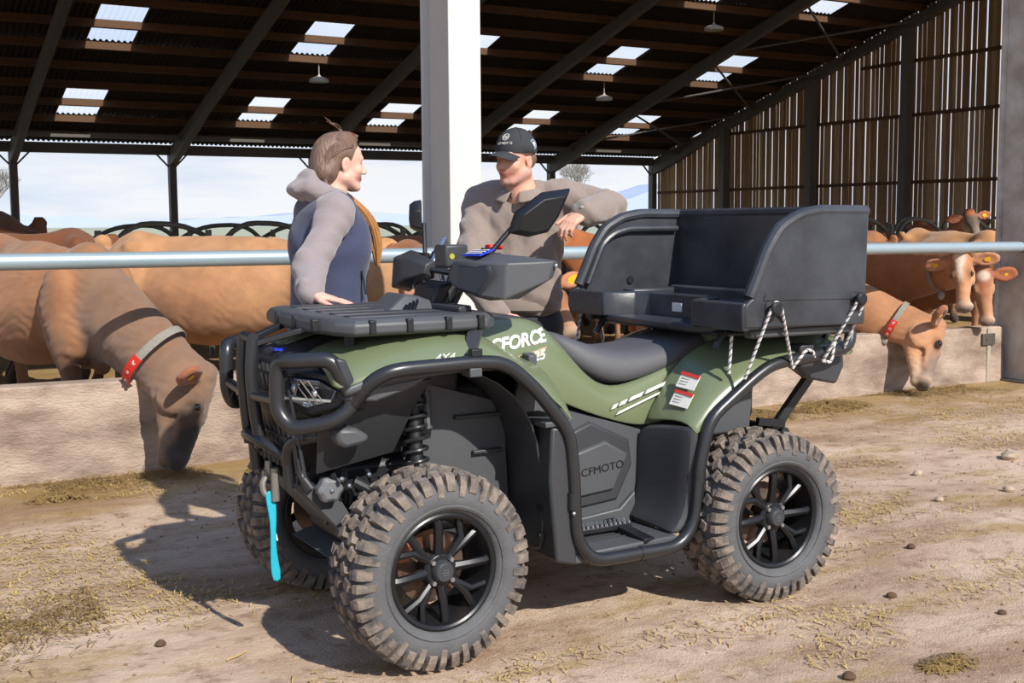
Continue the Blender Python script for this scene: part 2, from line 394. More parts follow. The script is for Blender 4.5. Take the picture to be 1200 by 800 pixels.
for i in range(141):
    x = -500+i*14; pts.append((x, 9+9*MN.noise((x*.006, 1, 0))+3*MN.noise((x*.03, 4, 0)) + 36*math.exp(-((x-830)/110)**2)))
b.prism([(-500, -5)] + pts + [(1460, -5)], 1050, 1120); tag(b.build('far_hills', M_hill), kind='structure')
# feed wall
b = MB(); N = 60
for i in range(N):
    x0, x1 = -8+i*(16.97/N), -8+(i+1)*(16.97/N)
    t0 = .545-.007*x0; t1 = .545-.007*x1
    b.add([(x0, 6.99, -.05), (x0, 7.0, t0-.012), (x0, 7.012, t0), (x0, 7.16, t0), (x0, 7.16, -.05), (x1, 6.99, -.05), (x1, 7.0, t1-.012), (x1, 7.012, t1), (x1, 7.16, t1), (x1, 7.16, -.05)],
          [(k, (k+1) % 5, (k+1) % 5+5, k+5) for k in range(5)])
wall = b.build('wall_front', M_conc); tag(wall, kind='structure')
b = MB(); b.box((8.68, 6.975, .33), (8.84, 7.0, .43)); b.ball((8.73, 6.97, .38), .008, 8); b.build('joint_plate', mat('plate_steel', '#6d675f', .5, metal=.6), wall, bevel=.003)
b = MB(); b.box((8.755, 6.985, 0), (8.80, 7.17, .475)); b.build('end_channel', mat('end_channel', '#a89c8c', .7, namt=.3), wall, bevel=.004)
# near columns (H section)
def h_column(u, v, w_, d_, h_, label):
    b = MB(); t = .02
    b.box((u, v, 0), (u+w_, v+t, h_)); b.box((u, v+d_-t, 0), (u+w_, v+d_, h_)); b.box((u+w_/2-.009, v+t, 0), (u+w_/2+.009, v+d_-t, h_))
    o = b.build('steel_column', M_col, bevel=.004); return o
cols = []
M_col2 = mat('column_paint_dirty', '#cac8c4', .6, nscale=3.5, namt=1, col2='#a59c94', bump=.1, bscale=40)
r_ = empty('steel_column', (3.38, 6.72, 0), 'pale painted steel column rising between the two people', 'column')
b = MB(); b.box((3.38, 6.72, 0), (3.605, 6.745, 5.0)); b.box((3.38, 7.10, 0), (3.605, 7.125, 5.0)); b.box((3.43, 6.745, 0), (3.555, 7.10, 5.0)); b.build('shaft', M_col, r_, bevel=.005)
b = MB(); b.box((3.33, 6.68, 0), (3.655, 7.17, .02)); b.build('base_plate', M_steel, r_)
r_ = empty('steel_column', (9.0, 6.72, 0), 'pale painted steel column at the right end of the feed wall', 'column')
b = MB(); b.box((8.98, 6.72, 0), (9.205, 6.745, 5.0)); b.box((8.98, 7.10, 0), (9.205, 7.125, 5.0)); b.box((9.03, 6.745, 0), (9.155, 7.10, 5.0)); b.build('shaft', M_col2, r_, bevel=.005)
b = MB(); b.box((8.94, 6.68, 0), (9.25, 7.17, .02)); b.build('base_plate', M_steel, r_)
# feed rail
r_ = empty('feed_rail', (3.3, 6.78, 0), 'thick grey galvanised steel tube rail running above the feed wall', 'rail')
b = MB(); b.tube([(-7, 6.78, 1.262), (3.4, 6.78, 1.222), (8.98, 6.78, 1.187)], .045, 20); b.build('pipe', M_rail, r_, smooth=True)
b = MB(); b.tube([(8.88, 6.78, 1.188), (8.99, 6.78, 1.187)], .052, 20); b.build('end_collar', M_steel, r_, smooth=True)
b = MB(); b.box((3.42, 6.73, 1.16), (3.56, 6.75, 1.29)); b.build('clamp', M_steel, r_)
# roof: one structure object carrying sheets, rooflights, purlins
roof = MB()
def corr(mb, u0, u1, v0, v1, dz=0, amp=.028, pitch=.146):
    n = max(2, int(round((u1-u0)/pitch*6))); rows = [v0, v1]
    vs = [(u0+(u1-u0)*i/n, v, rz(v)+dz+amp*math.cos(2*math.pi*(u0+(u1-u0)*i/n)/pitch)) for i in range(n+1) for v in rows]
    mb.add(vs, [(2*i, 2*i+1, 2*i+3, 2*i+2) for i in range(n)])
LU = [(-8.7, 3.25), (-4.0, 3.25), (.9, 1.1), (5.8, 1.05), (11.05, 1.1), (15.35, 1.1), (20.5, 1.1), (24.65, 1.15)]
LV = [(36.45, 34.2), (31.45, 29.2), (26.4, 24.2)]
roof = tag(MB().box((U0, VR-.1, rz(VR)+.02), (U1+.1, VR+.1, rz(VR)+.1)).build('ceiling', M_roof), kind='structure')
vs_ = [VE+.12] + [v for p in LV for v in p] + [VR]
for i in range(len(vs_)-1):
    a, c = vs_[i], vs_[i+1]; b = MB()
    if (a, c) in LV:
        u = U0
        for x, w_ in LU:
            w_ = 1.1; corr(b, u, x, c, a); u = x+w_
        corr(b, u, U1+.15, c, a); b.build('roof_sheet', M_roof, roof, smooth=True)
        for x, w_ in LU:
            q = MB(); corr(q, x-.03, x+1.13, c, a, .004); q.build('rooflight', M_light, roof, smooth=True)
    else:
        corr(b, U0, U1+.15, c, a); b.build('roof_sheet', M_roof, roof, smooth=True)
b = MB(); b.box((U0, 6.3, rz(6.3)), (U1, 6.32, rz(6.3)+.02))
b = MB(); b.add([(U0, VR, rz(VR)), (U1, VR, rz(VR)), (U1, 6.6, rz(6.6)+1.1), (U0, 6.6, rz(6.6)+1.1)], [(0, 1, 2, 3)]); b.build('roof_sheet', M_roof, roof, solid=.03)
for v in [37.75-1.25*k for k in range(13)]:
    if v < VR+.1: break
    b = MB(); b.bar((U0, v, rz(v)-.13), (U1, v, rz(v)-.13), .075, .2, up=(0, SL, 1)); b.build('purlin', M_timber, roof)
# frames
def rafter(u, name='rafter', w_=.2, d=.42):
    b = MB(); h0 = .22
    def bt(v): return rz(v)-h0-d
    # tapered haunch at the eave then constant depth up to the ridge and down again
    b.prism([(VE, rz(VE)-h0), (VE, rz(VE)-h0-.55), (VE-1.6, bt(VE-1.6)-.12), (VE-4.2, bt(VE-4.2)+.05), (VR, bt(VR)+.12), (VR, rz(VR)-h0)], u-w_/2, u+w_/2, 'x')
    b.build(name, M_steel, roof, bevel=.01)
for k in range(9):
    u = 28.36-BAY*k
    rafter(u)
    b = MB(); b.box((u-.11, VE-.14, 0), (u+.11, VE+.14, 3.7)); b.build('eave_post', M_steel, roof, bevel=.01)
    for s in (-1, 1):
        if k == 0 and s == 1: continue
        q = MB(); q.bar((u+s*.1, VE, 3.25), (u+s*.55, VE, 3.72), .05, .05); q.build('knee_brace', M_steel, roof)
    if k: 
        b = MB(); b.box((u+.02, VE-.1, 3.62), (u+BAY-.02, VE+.1, 3.93)); b.build('eave_beam', M_steel, roof)
        b = MB(); b.box((u+.02, VE-1.75, 3.98), (u+BAY-.02, VE-1.65, 4.12)); b.build('eave_beam', M_steel, roof)
# wind bracing rods in the end bay
for (a, c) in [((23.7, 36.2), (28.3, 33.0)), ((28.3, 36.4), (23.7, 33.4)), ((23.7, 32.5), (28.3, 29.3)), ((28.3, 32.7), (23.7, 29.2)), ((23.7, 28.4), (28.3, 25.4)), ((28.3, 28.4), (23.7, 25.2))]:
    b = MB(); b.tube([(a[0], a[1], rz(a[1])-.42), (c[0], c[1], rz(c[1])-.42)], .035, 8); b.build('brace_rod', M_steel, roof)
# slatted gable wall
gw = MB().box((28.36, 22, -.05), (28.56, 38.7, 1.0)).build('wall_right', M_conc); tag(gw, kind='structure')
gp = [34.15, 29.75, 25.75, 21.6]
for v in gp:
    b = MB(); b.box((28.14, v-.13, 0), (28.4, v+.13, rz(v)-.5)); b.build('gable_post', M_steel, gw, bevel=.01)
edges = [38.5]+gp
for k in range(4):
    a, c = edges[k]-.13, edges[k+1]+.13
    for z in (2.55, 4.55, 6.15, 7.6):
        if z < rz(a)-.4 or z < rz((a+c)/2)-.3:
            vv = a if z < rz(a)-.4 else (a+c)/2
            b = MB(); b.box((28.42, c, z-.04), (28.5, vv, z+.06)); b.build('girt', M_timber, gw)
sh = []
for j in range(2): sh.append(None)
v = 38.45; k = 0
while v > 21.4:
    wd = .105+.012*math.sin(k*2.1); top = rz(v)-.02
    segs = [(.95, min(4.6, top))] + ([(4.6, top)] if top > 4.75 else [])
    for j, (z0, z1) in enumerate(segs):
        vo = v + random.uniform(-.022, .022)
        b = MB(); b.box((28.5+.02*j, vo-wd-.032, z0), (28.525+.02*j, vo, z1), rot=Matrix.Rotation(random.uniform(-.0025, .0025), 3, 'X'))
        b.build('board', M_slat if random.random() < .6 else M_slat2, gw)
    v -= .165; k += 1
# gable frame rafter bottom edge is the last rafter; hanging lamps
for (x, y, z, lab) in [(11.89, 31.54, 5.95, 'leftmost of the three under the roof'), (21.39, 31.69, 5.9, 'middle one of the three under the roof'), (21.6, 26.59, 7.35, 'rightmost and highest of the three')]:
    r_ = empty('hanging_lamp', (x, y, z-.65), 'small white barn lamp on a thin rod, ' + lab, 'lamp', 'lamps hanging under the roof')
    M_lampw = mat('lamp_white', '#cfc8c0', .5)
    MB().tube([(x, y, z+.1), (x, y, z-.5)], .015, 6).build('rod', M_lampw, r_)
    MB().lathe([(.02, z-.45), (.05, z-.5), (.26, z-.58), (.27, z-.66), (.0, z-.67)], 16, (x, y, 0), 'z').build('lamp_head', M_lampw, r_, smooth=True)
# cubicle loops in the distance
M_loop = mat('cubicle_tube', '#6b6a62', .55, metal=.3, nscale=10)
ORD = ['first', 'second', 'third', 'fourth', 'fifth', 'sixth', 'seventh', 'eighth', 'ninth', 'tenth', 'eleventh', 'twelfth']
def loops(u, v, n, step, rot, top, first, group, lab):
    proto = None
    for i in range(n):
        x, y = u+step[0]*i, v+step[1]*i
        if proto is None:
            proto = empty('cubicle_divider', (x, y, 0)); ca, sa = math.cos(rot), math.sin(rot)
            pts = [(-.8, 0), (-.8, top*.72), (-.45, top), (.15, top*.99), (.62, top*.8), (.95, top*.72), (.9, .45), (-.3, .45)]
            MB().tube([(x+p*ca, y+p*sa, z) for p, z in pts], .03, 8, smooth=.22).build('hoop', M_loop, proto, smooth=True)
            MB().tube([(x-.8*ca, y-.8*sa, 0), (x-.8*ca, y-.8*sa, top*.95)], .035, 8).build('post', M_loop, proto, smooth=True)
            o = proto
        else:
            o = dup(proto, None, (x, y, 0))
        tag(o, lab % ORD[i], 'stall divider', group)
loops(3.2, 13.0, 12, (1.15, 0), R_(8), 1.44, 0, 'cubicle dividers behind the cows', '%s grey tube hoop from the left in the nearer divider row')
loops(3.4, 16.2, 12, (1.15, 0), R_(172), 1.42, 0, 'far cubicle dividers', '%s small tube hoop from the left in the farther divider row')
loops(15.2, 14.6, 5, (1.15, 0), R_(8), 1.46, 0, 'right-hand cubicle dividers', '%s tube hoop from the box in the row before the boarded wall')
# bare trees beyond
M_twig = mat('twig', '#8f8a84', .95, nscale=4)
def bare_tree(x, y, hgt, lab, seed):
    rn = random.Random(seed); r_ = empty('bare_tree', (x, y, 0), lab, 'tree'); t = MB(); br = MB()
    t.tube([(x, y, -1), (x+.1, y, hgt*.35)], .3, 8, rad=[.38, .24]).build('trunk', M_twig, r_, smooth=True)
    def grow(p, d, l, r, dep):
        q = p+d*l; br.tube([p, q], r, 4 if dep > 1 else 3, rad=[r, r*.62], cap=False)
        if dep == 0: return
        for _ in range(3):
            nd = (d+Vector((rn.uniform(-.75, .75), rn.uniform(-.75, .75), rn.uniform(-.2, .5)))).normalized(); grow(q, nd, l*rn.uniform(.66, .82), r*.62, dep-1)
    for _ in range(4): grow(Vector((x+.1, y, hgt*.33)), Vector((rn.uniform(-.6, .6), rn.uniform(-.6, .6), .8)).normalized(), hgt*.2, .16, 5)
    br.build('branches', M_twig, r_)
bare_tree(11.5, 110, 6.8, 'bare winter tree on the horizon left of the first eave post', 3)
bare_tree(76, 118, 9.0, 'bare winter tree beyond the barn, just right of the person in the cap', 5)
# ================================================================ QUAD BIKE
VC = 3.9; UF, UR = 1.64, 3.04        # centre line, front and rear axle
ATV = empty('quad_bike', (2.3, VC, 0), 'dark green and black four-wheeled quad bike with black bars, parked on the dirt yard', 'quad bike')
M_plast = mat('black_plastic', '#37383b', .46, nscale=30, namt=.12, bump=.06, bscale=220, spec=.5)
M_plast2 = mat('grey_black_plastic', '#4b4d50', .5, nscale=30, namt=.12, bump=.06, bscale=220)
M_tube = mat('black_coated_tube', '#26272a', .33, nscale=20, namt=.2, spec=.6)
M_green = mat('olive_green_plastic', '#6c7658', .27, nscale=3, namt=.06, spec=.6)
M_seat = mat('seat_vinyl', '#525256', .6, nscale=40, namt=.12, bump=.12, bscale=300)
M_dark = mat('engine_black', '#15161a', .5, nscale=20, namt=.3)
M_chrome = mat('bright_metal', '#b9bcc0', .25, metal=.9, nscale=20)
M_white = mat('decal_white', '#e4e2d8', .4)
M_sand = mat('decal_sand', '#b59a78', .4)
M_rub = mat('tyre_rubber', '#5a5a5c', .75, nscale=14, namt=.5, bump=.15, bscale=90)
M_lug = mat('dusty_tread', '#8a7d70', .9, nscale=16, namt=1, col2='#4c4846', bump=.4, bscale=60)
M_rim = mat('satin_black_alloy', '#232427', .35, metal=.35, nscale=10, namt=.15)
def S(side, d): return VC + side*d           # side -1 = near the camera
# ---- wheels
def wheel(u, side, Rt, wd, name='wheel', steer=0, vc=None, spin=0):
    # axis along y; outer face towards side
    M = Matrix.Rotation(steer, 3, 'Z'); c = Vector((u, vc, Rt)); hw = wd/2
    def T(mb):
        mb.v = [tuple(M @ Vector((x, y*side*-1 if True else y, z)) + c) for x, y, z in mb.v]
        if side > 0: pass
        return mb
    # local frame: outer face is -y (for the near side); for the far side y is mirrored by T
    ri = .195
    rim = MB(); a0 = spin
    rim.lathe([(ri, -hw*.80), (ri-.012, -hw*.86), (ri-.022, -hw*.80), (ri-.03, -hw*.3), (ri-.045, hw*.2), (ri-.03, hw*.8), (ri-.005, hw*.86), (ri, hw*.8), (ri-.012, hw*.2), (ri-.012, -hw*.3)], 48, closed=True)
    yo = -hw*.62
    for k in range(4):
        a = a0+k*math.pi/2
        def pt(r, da, y): return Vector((r*math.cos(a+da), y, r*math.sin(a+da)))
        # straight tapering spoke with a ridge
        rg = []
        for r, wv, y, th in ((.035, .018, yo+.005, .03), (.10, .014, yo-.006, .025), (.155, .014, yo-.012, .025), (ri-.012, .020, yo-.004, .03)):
            rg.append([pt(r, -wv/r, y+.004), pt(r, 0, y-.006), pt(r, wv/r, y+.004), pt(r, wv/r*.8, y+th), pt(r, -wv/r*.8, y+th)])
        rim.loft(rg)
        # forked spoke at 45 degrees: one stem that bends sideways at two thirds
        b_ = math.pi/4
        for p0, p1, p2 in (((.035, b_-.1), (.125, b_+.10), (ri-.012, b_+.34)), ((.035, b_+.1), (.115, b_-.06), (ri-.012, b_-.14))):
            rg = []
            for (r, da), wv, y, th in ((p0, .012, yo+.004, .03), (p1, .012, yo-.010, .024), (p2, .014, yo-.004, .03)):
                rg.append([pt(r, da-wv/r, y+.003), pt(r, da, y-.005), pt(r, da+wv/r, y+.003), pt(r, da+wv/r*.8, y+th), pt(r, da-wv/r*.8, y+th)])
            rim.loft(rg)
    rim.lathe([(0.001, yo-.004), (.052, yo-.002), (.060, yo+.008), (.060, yo+.05), (0.001, yo+.05)], 24)
    w_ = T(rim).build('wheel', M_rim, ATV, bevel=.002, smooth=True, label=None)
    O = orig(ATV)
    cap = MB(); cap.lathe([(.001, yo-.028), (.028, yo-.028), (.034, yo-.022), (.038, yo-.004), (.038, yo+.01)], 24)
    T(cap).build('hub_cap', M_plast, w_, smooth=True, bevel=.001)
    em = MB()
    for z in (-.008, 0, .008): em.box((-.014+abs(z)*.5, yo-.0295, z-.0022), (.014-abs(z)*.5, yo-.028, z+.0022))
    T(em).build('cap_emblem', M_plast2, w_)
    for k in range(4):
        a = a0+math.pi/4*.5+k*math.pi/2+.35; nb = MB(); nb.lathe([(.001, yo-.014), (.008, yo-.014), (.010, yo-.004), (.010, yo+.01)], 6, (.047*math.cos(a), 0, .047*math.sin(a)))
        T(nb).build('wheel_nut', M_chrome, w_)
    bd = MB(); bd.lathe([(.05, .0), (.12, .0), (.12, .008), (.05, .008)], 32, closed=True); T(bd).build('brake_disc', mat('brake_steel', '#8a7f76', .4, metal=.7, col2='#6d4a35', nscale=12), w_)
    bc = MB(); bc.box((-.13, -.02, .03), (-.085, .03, .10)); T(bc).build('brake_caliper', mat('caliper', '#b5694a', .5), w_, bevel=.006)
    # tyre carcass
    ty = MB(); Ro = Rt-.020
    pf = [(ri-.004, -hw*.82), (ri+.012, -hw*.93), (ri+.035, -hw*1.0), (ri+.065, -hw*.99), (Ro-.022, -hw*.90), (Ro-.006, -hw*.74), (Ro, -hw*.4), (Ro+.001, 0), (Ro, hw*.4), (Ro-.006, hw*.74), (Ro-.022, hw*.90), (ri+.065, hw*.99), (ri+.03, hw), (ri-.004, hw*.82)]
    ty.lathe(pf, 64, closed=True)
    ty.lathe([(ri+.012, -hw*.93-.004), (ri+.02, -hw*.97-.004), (ri+.024, -hw*.97)], 64, caps=False)
    T(ty).build('tyre', M_rub, w_, smooth=True, angle=60)
    # tread blocks
    lg = MB(); N = 21; rn = random.Random(5)
    def block(a, y, ls, ly, hgt, tw, r0, tilt=0):
        # a angle, y lateral centre, ls tangential, ly lateral, tw twist about the radial
        ct, stt = math.cos(tw), math.sin(tw); vs = []
        for lev, sc in ((-.012, 1.08), (hgt*.8, .92), (hgt, .80)):
            for sx_, sy_ in ((-1, -1), (1, -1), (1, 1), (-1, 1)):
                x = sx_*ls/2*sc; yy = sy_*ly/2*sc; X = x*ct-yy*stt; Y = x*stt+yy*ct
                rr = r0+lev - tilt*abs(Y+y)*0; aa = a+X/r0
                drop = .5*max(0, abs(y+Y)-hw*.62)**1*.55
                vs.append(((rr-drop)*math.cos(aa), y+Y, (rr-drop)*math.sin(aa)))
        lg.add(vs, [(0, 3, 2, 1)] + [(l*4+k, l*4+(k+1) % 4, l*4+4+(k+1) % 4, l*4+4+k) for l in (0, 1) for k in range(4)] + [(8, 9, 10, 11)])
    for i in range(N):
        a = 2*math.pi*i/N; da = math.pi/N
        for sg in (-1, 1):
            o_ = 0 if sg < 0 else da
            block(a+o_, sg*hw*.17, .042, .030, .024, sg*.5, Ro)
            block(a+o_+da*.9, sg*hw*.45, .036, .034, .025, -sg*.35, Ro)
            block(a+o_+da*.2, sg*hw*.68, .030, .028, .022, sg*.25, Ro-.002)
            # shoulder block running down the sidewall
            for e, (w2, ex) in enumerate(((.030, .034), (.024, .052))):
                aa = a+o_+da*(.95*e+.1); vs = []
                for (r, y) in ((Ro+.019, hw*.74), (Ro+.012, hw*.90), (Ro-.014, hw*1.0), (Ro-ex, hw*1.025)):
                    for s2 in (-1, 1): vs.append((r*math.cos(aa+s2*w2/2/Ro), sg*y, r*math.sin(aa+s2*w2/2/Ro)))
                for (r, y) in ((Ro-.02, hw*.70), (Ro-.03, hw*.84), (Ro-.04, hw*.93), (Ro-ex-.006, hw*.97)):
                    for s2 in (-1, 1): vs.append((r*math.cos(aa+s2*w2*.58/Ro), sg*y, r*math.sin(aa+s2*w2*.58/Ro)))
                f = [(2*k, 2*k+1, 2*k+3, 2*k+2) for k in range(3)] + [(2*k, 2*k+2, 2*k+10, 2*k+8) for k in range(3)] + [(2*k+1, 2*k+9, 2*k+11, 2*k+3) for k in range(3)] + [(0, 8, 9, 1), (6, 7, 15, 14)]
                lg.add(vs, f)
    T(lg).build('tread', M_lug, w_, bevel=0)
    return w_
wheel(UF-.01, -1, .320, .225, steer=R_(3), vc=3.41, spin=R_(4))
wheel(UF-.01, 1, .320, .225, steer=R_(3), vc=4.395, spin=.5)
wheel(UR-.02, -1, .317, .25, vc=3.415, spin=R_(2))
wheel(UR-.02, 1, .317, .25, vc=4.385, spin=.8)
# ---- underside: frame, engine, arms
b = MB(); b.box((1.45, VC-.16, .33), (2.2, VC+.16, .62)); b.box((2.2, VC-.17, .28), (3.15, VC+.17, .66)); b.box((1.5, VC-.13, .6), (3.3, VC+.13, .86))
b.build('engine_block', M_dark, ATV, bevel=.03)
b = MB(); b.prism([(1.40, .30), (1.55, .24), (3.1, .24), (3.2, .32), (3.1, .33), (1.5, .33)], VC-.2, VC+.2); b.build('skid_plate', M_plast2, ATV, bevel=.005)
for sd_ in (-1, 1):
    for z0, z1 in ((.30, .29), (.42, .40)):
        b = MB()
        for du in (-.13, .13): b.tube([(UF+du, S(sd_, .15), z1+.02), (UF+.0, S(sd_, .40), z0)], .014, 8)
        b.build('suspension_arm', M_tube, ATV, smooth=True)
        b = MB()
        for du in (-.14, .14): b.tube([(UR+du, S(sd_, .16), z1+.02), (UR, S(sd_, .38), z0)], .015, 8)
        b.build('suspension_arm', M_tube, ATV, smooth=True)
    b = MB(); b.tube([(UF, S(sd_, .1), .33), (UF, S(sd_, .22), .325), (UF, S(sd_, .25), .32), (UF, S(sd_, .42), .31)], .02, 12, rad=[.02, .035, .016, .03]); b.build('drive_shaft', M_dark, ATV, smooth=True)
    b = MB(); b.tube([(UR, S(sd_, .1), .33), (UR, S(sd_, .42), .31)], .022, 12); b.build('drive_shaft', M_dark, ATV, smooth=True)
    b = MB(); b.box((UF-.04, S(sd_, .36)-.03, .24), (UF+.04, S(sd_, .36)+.03, .44)); b.build('steering_knuckle', mat('cast_grey', '#6e6f72', .5, metal=.5), ATV, bevel=.012)
    # shock absorbers with coil springs
    for (pb, pt) in (((UF+.03, S(sd_, .32), .44), (UF+.05, S(sd_, .235), .90)), ((UR+.02, S(sd_, .30), .42), (UR+.0, S(sd_, .2), .86))):
        pb, pt = Vector(pb), Vector(pt); b = MB(); b.tube([pb, pb.lerp(pt, .45)], .016, 10); b.tube([pb.lerp(pt, .4), pt], .026, 12); b.tube([pb.lerp(pt, .10), pb.lerp(pt, .13)], .046, 16); b.tube([pb.lerp(pt, .82), pb.lerp(pt, .85)], .046, 16)
        sh_ = b.build('shock_absorber', M_dark, ATV, smooth=True)
        d = (pt-pb).normalized(); x = d.cross(Vector((0, 1, 0))).normalized(); y = d.cross(x); q = []; T_ = 8.5; n = 150
        for i in range(n+1):
            t = i/n; a = 2*math.pi*T_*t; q.append(pb.lerp(pt, .13+.69*t)+x*math.cos(a)*.040+y*math.sin(a)*.040)
        MB().tube(q, .0075, 7).build('coil_spring', M_tube, sh_, smooth=True)
        MB().tube([pb.lerp(pt, .62)+Vector((.05, 0, 0)), pb.lerp(pt, .9)+Vector((.05, 0, 0))], .016, 10).build('reservoir', M_chrome if False else M_plast2, sh_, smooth=True)
# tie rods and hoses seen above the front axle
b = MB()
for i in range(7):
    x0 = 1.40+.04*i; b.tube([(x0, 3.66, .60-.02*(i % 3)), (x0+.05, 3.72, .50), (x0+.02, 3.80, .40)], .008, 6, smooth=.03)
b.build('hoses', M_tube, ATV, smooth=True)
b = MB()
for i in range(10): b.ball((1.42+.035*i, 3.64+.02*(i % 2), .585-.03*(i % 3)), .010, 8)
b.build('bolts', M_chrome, ATV, smooth=True)
MB().tube([(1.47, 3.66, .57), (1.60, 3.62, .49)], .02, 10).build('steering_rod', M_tube, ATV, smooth=True)
# ---- front body
def mirrored(fn):
    for sd_ in (-1, 1): fn(sd_)
def section_skin(stations, name, m, th=.006, sub=1, parent=ATV):
    b = MB(); b.loft(stations, closed=False); return b.build(name, m, parent, smooth=True, solid=th, sub=sub, angle=50)
def fender_f(sd_):
    # stations along u: list of (distance from centre line, height)
    st = [(1.33, [(.10, .985), (.24, .985), (.33, .965), (.40, .93), (.42, .895)]),
          (1.45, [(.10, 1.03), (.25, 1.035), (.36, 1.01), (.435, .975), (.455, .93)]),
          (1.62, [(.10, 1.06), (.26, 1.06), (.37, 1.04), (.455, 1.00), (.475, .955)]),
          (1.80, [(.10, 1.07), (.26, 1.075), (.37, 1.06), (.460, 1.02), (.48, .965)]),
          (1.93, [(.10, 1.055), (.26, 1.05), (.36, 1.03), (.455, .99), (.478, .945)]),
          (2.05, [(.16, .95), (.27, .95), (.36, .935), (.45, .90), (.475, .86)]),
          (2.15, [(.20, .94), (.28, .94), (.36, .92), (.45, .84), (.47, .79)]),
          (2.20, [(.22, .84), (.28, .84), (.36, .82), (.44, .75), (.465, .71)])]
    rows = [[(u, S(sd_, d), z) for d, z in r] for u, r in st]
    section_skin(rows, 'front_fender', M_green, .008)
mirrored(fender_f)
def front_sides(sd_):
    # grey strip under the green lip and the black inner wing
    rows = []
    for u, zt in ((1.35, .905), (1.47, .935), (1.62, .957), (1.80, .967), (1.93, .957)):
        rows.append([(u, S(sd_, .462), zt+.012), (u, S(sd_, .470), zt-.012), (u, S(sd_, .44), zt-.03)])
    section_skin(rows, 'fender_trim', M_plast2, .006, 1)
    # dark plate from the headlight pod back to the shock (outer wing, lower)
    b = MB(); b.add([(1.325, S(sd_, .31), .80), (1.335, S(sd_, .25), .61), (1.60, S(sd_, .27), .66), (1.665, S(sd_, .29), .80), (1.70, S(sd_, .36), .91), (1.42, S(sd_, .40), .895), (1.36, S(sd_, .36), .86), (1.47, S(sd_, .335), .79)],
                    [(0, 1, 2, 7), (7, 2, 3), (0, 7, 5, 6), (7, 3, 4, 5)])
    b.build('wing_plate', M_plast, ATV, solid=.01, bevel=.004)
    b = MB(); b.prism([(1.36, .875), (1.43, .905), (1.66, .93), (1.60, .895), (1.47, .86)], S(sd_, .44), S(sd_, .40)); b.build('wing_edge', M_plast2, ATV, bevel=.008)
    b = MB(); b.prism([(1.37, .775), (1.43, .77), (1.48, .74), (1.46, .715), (1.39, .705), (1.36, .73)], S(sd_, .375), S(sd_, .26)); b.build('bumper_pod', M_plast2, ATV, bevel=.015)
    # inner wheel arch behind the wheel with two ribs
    ys = (.17, .30, .44)
    arch = [(1.63, .93), (1.72, .95), (1.86, .925), (1.98, .85), (2.055, .74), (2.085, .60), (2.09, .38), (2.09, .27)]
    rows = [[(u, S(sd_, d), z-(0 if d < .3 else 0)) for d in ys] for u, z in arch]
    section_skin(rows, 'inner_arch', M_plast, .008, 1)
    b = MB(); b.add([(1.66, S(sd_, .20), .90), (2.06, S(sd_, .20), .78), (2.08, S(sd_, .20), .42), (1.76, S(sd_, .20), .50)], [(0, 1, 2, 3)]); b.build('arch_side_plate', M_plast2, ATV, solid=.01)
    for z, u_ in ((.745, 1.86), (.615, 1.93)):
        b = MB(); b.bar((u_, S(sd_, .215), z), (2.05, S(sd_, .215), z), .02, .014); b.build('arch_rib', M_plast, ATV, bevel=.004)
    # mud guard facing forward, outside the footwell
    b = MB(); b.prism([(2.085, .73), (2.155, .73), (2.175, .60), (2.185, .24), (2.10, .26), (2.075, .55)], S(sd_, .50), S(sd_, .25)); b.build('mud_guard', M_plast, ATV, bevel=.01)
    b = MB(); b.prism([(2.06, .73), (2.165, .735), (2.165, .755), (2.06, .75)], S(sd_, .50), S(sd_, .28)); b.build('mud_guard_clip', M_plast2, ATV, bevel=.004)
    for z in (.34, .44):
        MB().ball((2.08, S(sd_, .42), z), (.008, .012, .012), 10).build('bolt', M_dark, ATV, smooth=True)
mirrored(front_sides)
# nose, bonnet and grille
b = MB()
b.loft([[(1.30, VC-.24, .985), (1.30, VC+.24, .985), (1.27, VC+.22, .80), (1.27, VC-.22, .80)],
        [(1.50, VC-.26, 1.03), (1.50, VC+.26, 1.03), (1.50, VC+.24, .70), (1.50, VC-.24, .70)],
        [(1.9, VC-.2, 1.06), (1.9, VC+.2, 1.06), (1.9, VC+.16, .70), (1.9, VC-.16, .70)]])
b.build('bonnet', M_plast, ATV, bevel=.02)
b = MB(); b.loft([[(1.245, VC-.17, .83), (1.245, VC+.17, .83), (1.30, VC+.13, .60), (1.30, VC-.13, .60)], [(1.42, VC-.2, .83), (1.42, VC+.2, .83), (1.44, VC+.16, .58), (1.44, VC-.16, .58)]]); b.build('nose', M_dark, ATV, bevel=.01)
g = MB()
for i in range(12):
    t = i/11; v = VC-.25+.5*t
    g.bar((1.24, v, .96), (1.285, v+(.05 if i % 2 else -.05)*.8, .61), .008, .008); g.bar((1.24, v, .96), (1.285, v-(.05 if i % 2 else -.05)*.8, .61), .008, .008)
for z in (.93, .86, .79, .72, .65): g.bar((1.235+(.96-z)*.13, VC-.26+(.93-z)*.3, z), (1.235+(.96-z)*.13, VC+.26-(.93-z)*.3, z), .008, .010)
g.build('grille', M_plast, ATV)
